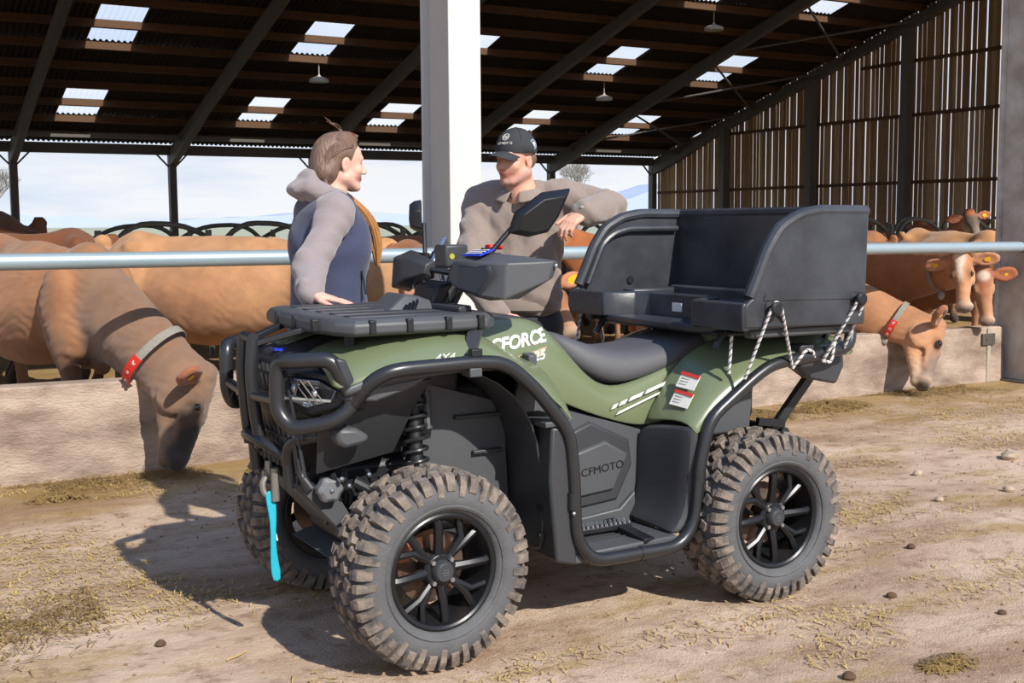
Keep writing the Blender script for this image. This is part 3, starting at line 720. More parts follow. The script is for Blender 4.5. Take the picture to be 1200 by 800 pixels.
def lamp(sd_):
    pod = MB(); pod.loft([[(1.245, S(sd_, .20), .955), (1.335, S(sd_, .375), .945), (1.385, S(sd_, .405), .90), (1.37, S(sd_, .39), .845), (1.30, S(sd_, .31), .815), (1.24, S(sd_, .20), .845)],
                          [(1.36, S(sd_, .18), .96), (1.42, S(sd_, .37), .97), (1.46, S(sd_, .41), .92), (1.45, S(sd_, .40), .83), (1.40, S(sd_, .30), .80), (1.36, S(sd_, .18), .82)]])
    p = pod.build('headlight', M_dark, ATV, bevel=.006)
    q = MB(); q.loft([[(1.246, S(sd_, .225), .938), (1.322, S(sd_, .358), .932), (1.372, S(sd_, .388), .898), (1.358, S(sd_, .375), .858), (1.296, S(sd_, .305), .832), (1.242, S(sd_, .222), .860)],
                      [(1.232, S(sd_, .232), .930), (1.306, S(sd_, .358), .925), (1.355, S(sd_, .385), .896), (1.342, S(sd_, .372), .866), (1.282, S(sd_, .305), .842), (1.230, S(sd_, .230), .868)]])
    gl = bpy.data.materials.get('lamp_lens')
    if not gl:
        gl = bpy.data.materials.new('lamp_lens'); gl.use_nodes = True; bs = gl.node_tree.nodes['Principled BSDF']; bs.inputs['Transmission Weight'].default_value = 1; bs.inputs['Roughness'].default_value = .02; bs.inputs['IOR'].default_value = 1.08; bs.inputs['Base Color'].default_value = (1, 1, 1, 1)
    M_refl = mat('lamp_reflector', '#d5d8dc', .12, metal=.9, nscale=30)
    rf = MB(); c_ = (1.30, S(sd_, .30), .888)
    ot = [(1.242, .232, .930), (1.315, .352, .926), (1.362, .380, .896), (1.350, .368, .864), (1.290, .303, .840), (1.240, .228, .866)]
    ot = [(a, S(sd_, b), c) for a, b, c in ot]; ins = [tuple(Vector(p).lerp(Vector(c_), .55)+Vector((.018, 0, 0))) for p in ot]
    for i in range(6): rf.add([ot[i], ot[(i+1) % 6], ins[(i+1) % 6], ins[i]], [(0, 1, 2, 3)])
    rf.add(ins, [tuple(range(6))]); rf.build('reflector', M_refl, p, solid=.002)
    for (du, dd, z) in ((1.262, .262, .900), (1.308, .330, .886)): MB().ball((du, S(sd_, dd), z), (.010, .015, .015), 12).build('projector_lens', M_refl, p, smooth=True)
    for t in (.28, .5, .72):
        a_ = Vector(ot[0]).lerp(Vector(ot[1]), t); b2 = Vector(ot[4]).lerp(Vector(ot[3]), t); MB().bar(a_+Vector((-.003, 0, 0)), b2+Vector((-.003, 0, 0)), .004, .004).build('lamp_strip', M_chrome, p)
    MB().bar(Vector(ot[5])+Vector((-.004, 0, 0)), Vector(ot[3])+Vector((-.004, 0, 0)), .006, .008).build('lamp_strip', M_white, p)
    q.build('lens', gl, p)
mirrored(lamp)
# ---- front bull bar
def loop_guard(sd_):
    P_ = [(1.205, S(sd_, .28), .992), (1.235, S(sd_, .335), .995), (1.345, S(sd_, .40), 1.00), (1.41, S(sd_, .415), .855), (1.345, S(sd_, .40), .80), (1.235, S(sd_, .31), .775), (1.20, S(sd_, .275), .835)]
    MB().tube(P_, .025, 14, closed=True, smooth=.04).build('lamp_guard', M_tube, ATV, smooth=True)
    g_ = MB(); g_.prism([(1.34, 1.005), (1.375, 1.0), (1.43, .87), (1.40, .85)], S(sd_, .395), S(sd_, .435)); g_.build('guard_plate', M_plast, ATV, bevel=.008)
    MB().tube([(1.205, S(sd_, .28), .865), (1.195, S(sd_, .06), .855)], .017, 12, smooth=.04).build('guard_link', M_tube, ATV, smooth=True)
    # lower side bar: from wing pod forward and down to the skid plate
    MB().tube([(1.44, S(sd_, .30), .745), (1.30, S(sd_, .25), .735), (1.265, S(sd_, .18), .70), (1.275, S(sd_, .18), .56)], .024, 12, smooth=.05).build('lower_bar', M_tube, ATV, smooth=True)
    MB().tube([(1.20, S(sd_, .05), 1.045), (1.19, S(sd_, .05), .93), (1.20, S(sd_, .05), .80), (1.215, S(sd_, .06), .68)], .022, 12, smooth=.04).build('centre_upright', M_tube, ATV, smooth=True)
    b = MB(); b.bar((1.20, S(sd_, .05), 1.025), (1.37, S(sd_, .12), 1.075), .03, .02); b.build('rack_strut', M_tube, ATV, bevel=.004)
mirrored(loop_guard)
MB().tube([(1.20, VC-.05, 1.045), (1.20, VC+.05, 1.045)], .018, 12).build('guard_cross_bar', M_tube, ATV, smooth=True)
MB().tube([(1.335, VC-.20, .55), (1.27, VC-.16, .655), (1.195, VC-.06, .715), (1.195, VC+.06, .715), (1.27, VC+.16, .655), (1.335, VC+.20, .55)], .02, 12, smooth=.05).build('lower_cross_bar', M_tube, ATV, smooth=True)
b = MB(); b.add([(1.285, VC-.14, .57), (1.285, VC+.14, .57), (1.47, VC+.17, .37), (1.47, VC-.17, .37), (1.56, VC-.17, .25), (1.56, VC+.17, .25)], [(0, 1, 2, 3), (3, 2, 5, 4)])
b.build('front_skid_plate', M_plast2, ATV, solid=.012, bevel=.004)
for sd_ in (-1, 1):
    b = MB(); b.prism([(1.285, .57), (1.41, .56), (1.48, .44), (1.58, .44), (1.60, .26), (1.55, .25), (1.46, .37)], S(sd_, .165), S(sd_, .18)); b.build('skid_side_plate', M_plast2, ATV, bevel=.004)
# winch, clutch knob, hook, strap
b = MB(); b.tube([(1.40, VC-.13, .56), (1.40, VC+.13, .56)], .055, 20); b.box((1.35, VC-.15, .50), (1.46, VC-.11, .62)); wn = b.build('winch', M_dark, ATV, bevel=.006)
kn = MB(); rg = []
for t, r in ((-.235, .030), (-.225, .042), (-.195, .044), (-.19, .030)):
    rg.append([(1.395+r*(1+.08*math.cos(6*a))*math.cos(a), VC+t, .545+r*(1+.08*math.cos(6*a))*math.sin(a)) for a in [2*math.pi*k/36 for k in range(36)]])
kn.loft(rg); kn.build('winch_knob', mat('knob_grey', '#6d6f72', .5), wn, smooth=True, bevel=.003)
MB().ball((1.395, VC-.238, .545), .008, 8).build('knob_bolt', M_chrome, wn, smooth=True)
b = MB(); b.tube([(1.225, 3.80, .60), (1.20, 3.79, .575), (1.20, 3.785, .54), (1.22, 3.78, .52), (1.245, 3.79, .535), (1.24, 3.80, .565)], .010, 8, smooth=.015); b.tube([(1.225, 3.80, .64), (1.225, 3.80, .59)], .012, 8); b.tube([(1.235, 3.765, .62), (1.235, 3.765, .51)], .014, 10); b.tube([(1.205, 3.80, .60), (1.26, 3.80, .60)], .010, 8)
hk = b.build('winch_hook', mat('hook_steel', '#8d8a80', .45, metal=.6), ATV, smooth=True)
st_ = MB(); pts = [(1.215, 3.775, .545, .016), (1.222, 3.77, .50, .018), (1.225, 3.765, .44, .012), (1.222, 3.765, .37, .009), (1.224, 3.765, .30, .014), (1.235, 3.765, .225, .022)]
st_.loft([[(x-w_, y+.004*math.sin(i*2), z), (x+w_, y-.004, z+.006)] for i, (x, y, z, w_) in enumerate(pts)], closed=False)
st_.build('hook_strap', mat('turquoise_webbing', '#17a6bb', .7, nscale=60, namt=.15), ATV, solid=.003, smooth=True, sub=1)
MB().prism([(1.22, .41), (1.235, .40), (1.24, .375), (1.236, .375)], 3.764, 3.765).build('strap_thread', M_white, ATV)
# blue badge beside the far headlight
MB().box((1.30, 3.93, .99), (1.36, 3.97, .996)).build('blue_badge', mat('badge_blue', '#2238c8', .4), ATV)
# ---- front rack
zR = 1.085
outl = [(1.375, 3.56), (1.42, 3.50), (1.90, 3.505), (1.955, 3.56), (1.96, 3.72), (1.905, 3.78), (1.905, 4.02), (1.96, 4.08), (1.96, 4.24), (1.90, 4.30), (1.42, 4.30), (1.375, 4.24), (1.345, 4.05), (1.345, 3.75)]
cen = Vector((1.66, 3.9)); rgs = []
for z, s_ in ((zR-.022, .955), (zR-.012, 1.0), (zR+.016, 1.0), (zR+.034, .955)): rgs.append([(cen.x+(x-cen.x)*s_, cen.y+(y-cen.y)*s_, z) for x, y in outl])
fr = MB().loft(rgs).build('front_rack', M_plast2, ATV, bevel=.006)
for i in range(5):
    v0 = 3.60+.13*i; q = MB(); q.prism([(1.44, v0), (1.46, v0-.01), (1.80, v0-.01), (1.82, v0), (1.82, v0+.05), (1.80, v0+.06), (1.46, v0+.06), (1.44, v0+.05)], zR+.03, zR+.038, 'z'); q.build('rack_rib', M_plast, fr, bevel=.005)
for (x, y) in ((1.47, 3.5), (1.60, 3.5), (1.74, 3.5), (1.86, 3.5)):
    q = MB(); q.box((x, y-.006, zR-.014), (x+.022, y+.03, zR+.030)); q.build('rack_slot', M_dark, fr, bevel=.003)
for x in (1.36,):
    for y in (3.66, 3.84, 4.02): MB().box((x-.022, y, zR-.012), (x+.01, y+.022, zR+.028)).build('rack_slot', M_dark, fr, bevel=.003)
b = MB(); b.prism([(1.84, 3.60), (1.90, 3.62), (1.90, 4.18), (1.84, 4.2)], zR+.03, zR+.055, 'z'); b.build('rack_stop', M_plast, fr, bevel=.008)
for (x, y) in ((1.46, 3.64), (1.46, 4.16), (1.80, 3.60), (1.80, 4.2)):
    MB().tube([(x, y, 1.0), (x, y, zR-.01)], .02, 10).build('rack_mount', M_dark, ATV, smooth=True)
for sd_ in (-1, 1):
    MB().bar((1.86, S(sd_, .38), 1.065), (1.78, S(sd_, .475), .985), .05, .012).build('bar_bracket', M_plast, ATV, bevel=.003)
    MB().box((1.765, S(sd_, .49)-.03, .925), (1.81, S(sd_, .49)+.03, .955)).build('clamp_block', M_plast2, ATV, bevel=.004)
    MB().box((1.775, S(sd_, .50)-.014, .99), (1.815, S(sd_, .50)+.014, 1.015)).build('clamp_block', M_dark, ATV, bevel=.003)
# ---- side nerf bars
def side_bar(sd_):
    vo = VC+sd_*.50
    P_ = [(1.405, vo-sd_*.08, .86), (1.44, vo-sd_*.03, .93), (1.50, vo, .965), (1.80, vo, .972), (1.91, vo, .962), (2.02, vo, .87), (2.155, vo, .71), (2.172, vo, .55), (2.18, vo, .33), (2.25, vo, .245), (2.63, vo, .245), (2.70, vo, .33), (2.715, vo, .53), (2.76, vo, .70), (2.97, vo, .84), (3.06, vo, .885), (3.45, vo, .925), (3.48, vo-sd_*.02, .98)]
    MB().tube(P_, .0235, 16, smooth=.06).build('side_bar', M_tube, ATV, smooth=True)
    for p, q in (((2.171, .50), (2.171, .44)), ((2.714, .52), (2.714, .47)), ((2.45, .245), (2.47, .245))):
        MB().tube([(p[0], vo, p[1]), (q[0], vo, q[1])], .026, 14).build('tube_sleeve', M_tube, ATV, smooth=True)
    MB().ball((2.16, vo+sd_*.018, .43), .008, 8).build('bolt', M_chrome, ATV, smooth=True)
mirrored(side_bar)
# ---- centre body
def centre(sd_):
    d = .215
    # green flank running from the tank to the tail
    rows = [[(1.90, S(sd_, .19), 1.075), (1.93, S(sd_, .245), 1.03), (1.96, S(sd_, .27), .95), (2.06, S(sd_, .27), .90)],
            [(2.08, S(sd_, .17), 1.085), (2.08, S(sd_, .235), 1.04), (2.12, S(sd_, .262), .93), (2.17, S(sd_, .255), .82)],
            [(2.24, S(sd_, .13), 1.075), (2.25, S(sd_, .22), 1.02), (2.27, S(sd_, .25), .90), (2.30, S(sd_, .24), .755)],
            [(2.335, S(sd_, .14), .97), (2.335, S(sd_, .21), .93), (2.38, S(sd_, .235), .83), (2.44, S(sd_, .225), .70)],
            [(2.44, S(sd_, .165), .83), (2.45, S(sd_, .205), .815), (2.52, S(sd_, .222), .74), (2.59, S(sd_, .215), .655)],
            [(2.56, S(sd_, .175), .785), (2.57, S(sd_, .21), .78), (2.62, S(sd_, .222), .715), (2.68, S(sd_, .22), .64)],
            [(2.76, S(sd_, .18), .85), (2.76, S(sd_, .21), .84), (2.78, S(sd_, .222), .76), (2.80, S(sd_, .222), .66)],
            [(2.92, S(sd_, .16), .92), (2.92, S(sd_, .20), .90), (2.93, S(sd_, .222), .80), (2.94, S(sd_, .222), .68)]]
    section_skin(rows, 'side_cowl', M_green, .008, 2)
    # dark triangular panel with a raised hexagonal cover
    p = MB(); p.prism([(2.12, .86), (2.30, .745), (2.66, .63), (2.66, .40), (2.62, .34), (2.22, .30), (2.18, .62), (2.10, .80)], S(sd_, .19), S(sd_, .215)); sp_ = p.build('side_panel', M_plast2, ATV, bevel=.006)
    hx = [(2.27, .63), (2.42, .685), (2.60, .60), (2.615, .50), (2.545, .37), (2.25, .345)]
    c_ = Vector((2.43, .52)); r1 = [(c_.x+(x-c_.x)*1.0, S(sd_, .215), c_.y+(z-c_.y)) for x, z in hx]; r2 = [(c_.x+(x-c_.x)*.93, S(sd_, .228), c_.y+(z-c_.y)*.93) for x, z in hx]
    MB().loft([r1, r2]).build('outer_cover', M_plast, sp_, bevel=.003)
    hx = [(2.29, .56), (2.48, .61), (2.585, .55), (2.52, .415), (2.34, .40), (2.29, .45)]
    r1 = [(x, S(sd_, .226), z) for x, z in hx]; r2 = [(c_.x+(x-c_.x)*.94, S(sd_, .243), .50+(z-.50)*.92) for x, z in hx]
    MB().loft([r1, r2]).build('engine_cover', M_plast2, sp_, bevel=.005)
mirrored(centre)
words('lettering', 'CFMOTO', .041, (2.368, VC-.2445, .482), (1, 0, .10), (0, 0, 1), M_dark, ATV, .001, sx=1.12)
words('lettering', 'CFMOTO', .043, (2.505, VC+.2445, .47), (-1, 0, 0), (0, 0, 1), M_dark, ATV, .001, sx=1.12)
# bold model lettering on the flank
words('lettering', 'CFORCE', .060, (1.975, VC-.281, .968), (1, .04, .10), (0, .12, 1), M_white, ATV, .003, shear=.35, sx=1.12, bold=.002, label='white slanting model lettering')
words('lettering', 'CFORCE', .062, (2.25, VC+.278, 1.0), (-1, .06, -.18), (0, -.12, 1), M_white, ATV, .003, shear=.35, sx=1.12, bold=.002, label='white slanting model lettering')
words('lettering', '625', .045, (2.13, VC-.279, .925), (1, .04, .12), (0, .12, 1), M_white, ATV, .003, shear=.3, sx=1.2, bold=.001)
MB().prism([(2.06, .945), (2.225, .975), (2.20, .945), (2.10, .925)], VC-.281, VC-.277).build('decal_flash', M_sand, ATV)
words('lettering', '4X4', .032, (1.66, VC-.474, .98), (1, 0, .03), (0, 0, 1), M_white, ATV, .002, shear=.3, sx=1.3)
cowls = sorted([o for o in ATV.children if o.name.startswith('side_cowl')], key=lambda o: o.data.vertices[0].co.y)
for o in list(ATV.children):
    if (o.name.startswith('lettering') and o.data.vertices[0].co.z > -1 and (o.dimensions.z > .03)) or o.name.startswith('decal_flash'):
        vv = [v.co for v in o.data.vertices]; zc = sum(v.z for v in vv)/len(vv); yc = sum(v.y for v in vv)/len(vv); uc = sum(v.x for v in vv)/len(vv)+2.3
        if zc > .88 and uc > 1.9:      # lies on the green flank: lay it onto the surface
            md = o.modifiers.new('w', 'SHRINKWRAP'); md.target = cowls[0] if yc < 0 else cowls[-1]; md.wrap_method = 'PROJECT'; md.use_project_x = False; md.use_project_y = True; md.use_negative_direction = True; md.use_positive_direction = True; md.offset = .003; md.wrap_mode = 'ABOVE_SURFACE'
# reflector on the flank
MB().loft([[(2.10, VC-.27, .965), (2.15, VC-.27, .965), (2.14, VC-.27, .895), (2.10, VC-.27, .90)], [(2.105, VC-.315, .96), (2.14, VC-.315, .955), (2.135, VC-.315, .905), (2.108, VC-.315, .905)]]).build('side_marker', M_plast2, ATV, bevel=.006)
# light strip decal under the seat
d0 = VC-.2335
for (u_, w_) in ((2.505, .022), (2.54, .03), (2.585, .06), (2.66, .11)):
    def zz(u): return .722+(u-2.505)*.30
    MB().add([(u_, d0-.002, zz(u_)), (u_+w_, d0-.002, zz(u_+w_)), (u_+w_+.012, d0-.002, zz(u_+w_)+.016), (u_+.012, d0-.002, zz(u_)+.016)], [(0, 1, 2, 3)]).build('decal_stripe', M_white, ATV, solid=.004)
MB().add([(2.53, d0-.002, .70), (2.79, d0-.002, .785), (2.795, d0-.002, .793), (2.54, d0-.002, .711)], [(0, 1, 2, 3)]).build('decal_stripe', M_white, ATV, solid=.004)
# seat
def ring(u, w_, zt, zb, n=14):
    out = []
    for i in range(n+1):
        t = i/n; a = math.pi*t; out.append((u, VC-w_*math.copysign(abs(math.cos(a))**.45, math.cos(a)), zb+(zt-zb)*math.sin(a)**.55))
    return out
st = [(2.30, .05, 1.005, .985), (2.335, .11, 1.02, .93), (2.40, .165, .995, .86), (2.50, .195, .955, .80), (2.60, .205, .935, .78), (2.72, .205, .935, .81), (2.84, .20, .95, .84), (2.96, .19, .985, .88), (3.06, .16, .995, .90), (3.12, .10, .985, .93)]
MB().loft([ring(*s_) for s_ in st]).build('seat', M_seat, ATV, smooth=True, sub=1, angle=80)
# tank top and steering pod
b = MB(); b.loft([[(1.93, VC-.19, 1.07), (1.93, VC+.19, 1.07), (1.93, VC+.2, .9), (1.93, VC-.2, .9)], [(2.12, VC-.165, 1.09), (2.12, VC+.165, 1.09), (2.12, VC+.2, .9), (2.12, VC-.2, .9)], [(2.28, VC-.10, 1.06), (2.28, VC+.10, 1.06), (2.28, VC+.2, .9), (2.28, VC-.2, .9)], [(2.345, VC-.07, .96), (2.345, VC+.07, .96), (2.345, VC+.15, .86), (2.345, VC-.15, .86)]]); b.build('tank_cover', M_plast, ATV, bevel=.02)
b = MB(); b.loft([[(1.66, VC-.13, 1.07), (1.66, VC+.13, 1.07), (1.66, VC+.08, 1.11), (1.66, VC-.08, 1.11)], [(1.74, VC-.14, 1.07), (1.74, VC+.14, 1.07), (1.74, VC+.08, 1.175), (1.74, VC-.08, 1.175)], [(1.80, VC-.13, 1.08), (1.80, VC+.13, 1.08), (1.80, VC+.06, 1.165), (1.80, VC-.06, 1.165)], [(1.98, VC-.11, 1.08), (1.98, VC+.11, 1.08), (1.98, VC+.09, 1.10), (1.98, VC-.09, 1.10)]])
dp = b.build('intake_cowl', M_plast2, ATV, bevel=.008)
for i in range(4): MB().bar((1.685+.018*i, VC-.145, 1.085+.008*i), (1.735+.014*i, VC-.105, 1.135+.006*i), .006, .014).build('intake_slot', M_dark, dp)
b = MB(); b.tube([(1.86, VC, 1.02), (1.99, VC, 1.235)], .03, 14); b.tube([(1.90, VC-.04, 1.04), (2.0, VC-.05, 1.22)], .012, 8); b.tube([(1.90, VC+.04, 1.04), (2.0, VC+.05, 1.22)], .012, 8); b.build('steering_column', M_tube, ATV, smooth=True)
b = MB(); b.loft([[(1.83, VC-.085, 1.11), (1.83, VC+.085, 1.11), (1.86, VC+.09, 1.20), (1.86, VC-.09, 1.20)], [(1.87, VC-.085, 1.10), (1.87, VC+.085, 1.10), (1.93, VC+.09, 1.215), (1.93, VC-.09, 1.215)]]); b.build('display_screen', M_dark, ATV, bevel=.012)
# handlebar: runs across, swept back at the grips
def hb(sd_):
    return [(1.985, VC, 1.24), (1.985, S(sd_, .10), 1.24), (2.00, S(sd_, .18), 1.285), (2.06, S(sd_, .36), 1.275), (2.07, S(sd_, .40), 1.273)]
b = MB(); b.tube(hb(-1)[::-1]+hb(1)[1:], .012, 12, smooth=.03); hbar = b.build('handlebar', M_tube, ATV, smooth=True)
for sd_ in (-1, 1):
    MB().tube([(2.03, S(sd_, .27), 1.28), (2.07, S(sd_, .40), 1.273)], .018, 14).build('grip', M_dark, hbar, smooth=True)
    MB().box((1.99, S(sd_, .20)-.03, 1.25), (2.05, S(sd_, .20)+.03, 1.315)).build('switch_box', M_plast, hbar, bevel=.008)
    MB().tube([(1.99, S(sd_, .20), 1.265), (1.95, S(sd_, .24), 1.26), (1.985, S(sd_, .38), 1.255)], .007, 8, smooth=.02).build('brake_lever', M_chrome if sd_ > 0 else M_plast2, hbar, smooth=True)
    # hand guard: long faceted shell in front of the grip
    fz = 1.235
    rg = [[(1.90, S(sd_, .10), fz+.00), (1.91, S(sd_, .10), fz+.035), (1.95, S(sd_, .11), fz+.05), (1.95, S(sd_, .11), fz-.02)],
          [(1.86, S(sd_, .20), fz-.025), (1.87, S(sd_, .20), fz+.055), (1.93, S(sd_, .21), fz+.075), (1.92, S(sd_, .20), fz-.05)],
          [(1.875, S(sd_, .34), fz-.06), (1.885, S(sd_, .34), fz+.055), (1.96, S(sd_, .33), fz+.085), (1.95, S(sd_, .33), fz-.08)],
          [(1.94, S(sd_, .43), fz-.07), (1.955, S(sd_, .43), fz+.05), (2.03, S(sd_, .42), fz+.075), (2.01, S(sd_, .42), fz-.07)],
          [(2.10, S(sd_, .46), fz-.01), (2.115, S(sd_, .465), fz+.055), (2.15, S(sd_, .44), fz+.055), (2.13, S(sd_, .44), fz+.0)]]
    hg = MB().loft(rg).build('hand_guard', M_plast2 if sd_ < 0 else M_plast, ATV, bevel=.006)
    MB().tube([(1.99, VC, 1.235), (1.93, S(sd_, .12), 1.25)], .012, 8).build('guard_mount', M_tube, hg, smooth=True)
    MB().ball((1.878, S(sd_, .27), fz+.0), (.008, .012, .012), 10).build('guard_bolt', M_dark, hg, smooth=True)
    MB().ball((2.125, S(sd_, .464), fz+.04), (.008, .006, .008), 10).build('guard_bolt', M_chrome, hg, smooth=True)
# faceted darker inset, stickers, switches
MB().loft([[(1.868, VC-.235, fz-.045), (1.874, VC-.235, fz+.045), (1.905, VC-.40, fz+.045), (1.915, VC-.415, fz+.01), (1.885, VC-.36, fz-.062)], [(1.858, VC-.245, fz-.035), (1.864, VC-.245, fz+.038), (1.893, VC-.395, fz+.038), (1.90, VC-.405, fz+.008), (1.876, VC-.355, fz-.052)]]).build('guard_inset', mat('blue_black', '#2a2d36', .4), ATV, bevel=.003)
stk = MB(); stk.add([(1.905, VC-.195, fz+.073), (1.895, VC-.35, fz+.075), (1.955, VC-.345, fz+.096), (1.945, VC-.21, fz+.090)], [(0, 1, 2, 3)]); stk = stk.build('warning_sticker', mat('sticker_blue', '#1d3fd0', .4), ATV, solid=.003)
for i in range(3):
    y0 = VC-.335; MB().add([(1.909+.014*i, VC-.215, fz+.0805+.005*i), (1.906+.014*i, y0, fz+.083+.005*i), (1.913+.014*i, y0, fz+.0855+.005*i), (1.916+.014*i, VC-.215, fz+.083+.005*i)], [(0, 1, 2, 3)]).build('print_line', M_white, stk, solid=.001)
M_red = mat('switch_red', '#cf2418', .4)
MB().box((1.99, VC-.245, 1.325), (2.02, VC-.205, 1.345)).build('kill_switch', M_red, ATV, bevel=.006)
MB().ball((2.02, VC-.26, 1.335), (.012, .02, .008), 10).build('start_button', M_red, ATV, smooth=True)
b = MB(); b.box((1.86, VC-.16, fz+.03), (1.95, VC-.07, fz+.11)); tb = b.build('throttle_block', M_plast, ATV, bevel=.008)
MB().lathe([(.001, -.001), (.010, -.001), (.010, .001)], 16, (1.885, VC-.162, fz+.07)).build('round_sticker', mat('sticker_yellow', '#a9a63c', .4), tb)
# brake reservoir and cables on the far side
b = MB(); b.box((1.99, VC+.15, 1.28), (2.05, VC+.21, 1.33)); b.build('brake_reservoir', M_plast, ATV, bevel=.01)
b = MB()
for i, (dx, dy) in enumerate(((-.02, .02), (.0, .05), (.02, .08), (.03, .11), (-.03, .1))):
    b.tube([(1.99+dx, VC+.16+dy*.5, 1.28), (1.93+dx, VC+.12+dy, 1.20), (1.92, VC+.06, 1.08)], .006, 6, smooth=.05)
b.build('control_cables', M_chrome, ATV, smooth=True)
b = MB(); b.bar((1.94, VC+.16, 1.22), (2.05, VC+.22, 1.36), .02, .03); b.bar((1.98, VC+.10, 1.20), (2.06, VC+.30, 1.30), .02, .02); b.build('lever_bracket', M_chrome, ATV, bevel=.004)
def mirror(base, elbow, outl, nrm, th):
    m_ = MB(); m_.tube([base, elbow], .009, 10); m_.tube([base, Vector(base)+Vector((0, 0, .035))], .016, 10)
    r_ = m_.build('wing_mirror', M_dark, ATV, smooth=True); c_ = sum((Vector(p) for p in outl), Vector())/len(outl); n_ = Vector(nrm).normalized()
    q = MB(); q.loft([[tuple(c_+(Vector(p)-c_)*s_+n_*t) for p in outl] for t, s_ in ((-th, .72), (-th*.55, .93), (0, 1.0), (.004, .97))]); q.build('mirror_shell', M_dark, r_, bevel=.006)
mirror((1.955, 3.62, 1.30), (2.06, 3.60, 1.415), [(2.03, 3.60, 1.385), (2.045, 3.58, 1.455), (2.15, 3.57, 1.525), (2.265, 3.57, 1.54), (2.235, 3.60, 1.445), (2.185, 3.60, 1.385), (2.11, 3.60, 1.37)], (.25, 1, .1), .05)
mirror((2.035, 4.27, 1.27), (2.06, 4.33, 1.42), [(2.045, 4.32, 1.40), (2.04, 4.32, 1.47), (2.06, 4.36, 1.515), (2.09, 4.42, 1.50), (2.10, 4.46, 1.43), (2.08, 4.40, 1.385)], (.9, -.3, 0), .045)
# ---- rear fender, footwell
def rear(sd_):
    # green top part: stations along the arc; columns across: inner -> outer -> lip
    arc = [(2.66, .655, 2.70, .675), (2.70, .72, 2.725, .70), (2.76, .82, 2.79, .77), (2.84, .905, 2.91, .845), (2.95, .955, 3.02, .895), (3.12, .985, 3.16, .925), (3.32, .985, 3.34, .935), (3.50, .975, 3.50, .93)]
    rows = []
    for (ui, zi, uo, zo) in arc:
        rows.append([(ui, S(sd_, .22), zi), ((ui+uo)/2-.003, S(sd_, .33), (zi+zo)/2+.018), (uo-.012, S(sd_, .435), zo+.014), (uo+.0, S(sd_, .475), zo-.008), (uo+.012, S(sd_, .485), zo-.04)])
    section_skin(rows, 'rear_fender', M_green, .008, 1)
    low = [(2.66, .655, 2.70, .675), (2.655, .55, 2.69, .55), (2.655, .43, 2.685, .43), (2.64, .35, 2.66, .34), (2.60, .30, 2.61, .285)]
    rows = []
    for (ui, zi, uo, zo) in low:
        rows.append([(ui-.02, S(sd_, .21), zi), ((ui+uo)/2-.003, S(sd_, .33), (zi+zo)/2+.004), (uo-.010, S(sd_, .435), zo+.004), (uo+.0, S(sd_, .475), zo), (uo+.03, S(sd_, .485), zo)])
    section_skin(rows, 'footwell_back', M_plast, .008, 1)
    # footwell floor with side sill and toothed peg
    b = MB(); b.prism([(2.18, .24), (2.62, .24), (2.64, .27), (2.62, .285), (2.18, .275)], S(sd_, .49), S(sd_, .2)); fl = b.build('footrest', M_plast2, ATV, bevel=.006)
    b = MB(); b.prism([(2.2, .275), (2.62, .285), (2.62, .40), (2.55, .34), (2.2, .31)], S(sd_, .235), S(sd_, .2)); b.build('footwell_side', M_plast2, ATV, bevel=.006)
    for k in range(5):
        MB().box((2.26+.015, S(sd_, .27)+.03*k*sd_, .276), (2.60, S(sd_, .275)+.03*k*sd_, .286)).build('footrest_rib', M_plast, fl)
    b = MB(); b.bar((2.30, S(sd_, .33), .305), (2.52, S(sd_, .33), .305), .045, .02); b.bar((2.47, S(sd_, .27), .31), (2.50, S(sd_, .49), .28), .05, .02); pg = b.build('foot_peg', M_dark, ATV, bevel=.003)
    t = MB()
    for k in range(11):
        for s2 in (-1, 1): t.lathe([(.006, .315), (.005, .325), (.001, .328)], 6, (2.31+.02*k, S(sd_, .33)+s2*.018, 0), 'z')
    t.build('peg_teeth', M_chrome, pg)
    b = MB(); b.loft([[(2.90, S(sd_, .33), .60), (3.10, S(sd_, .33), .60), (3.12, S(sd_, .33), .80), (2.88, S(sd_, .33), .80)], [(2.92, S(sd_, .17), .58), (3.10, S(sd_, .17), .58), (3.12, S(sd_, .17), .82), (2.88, S(sd_, .17), .82)]])
    b.build('storage_box', M_plast2, ATV, bevel=.01)
mirrored(rear)
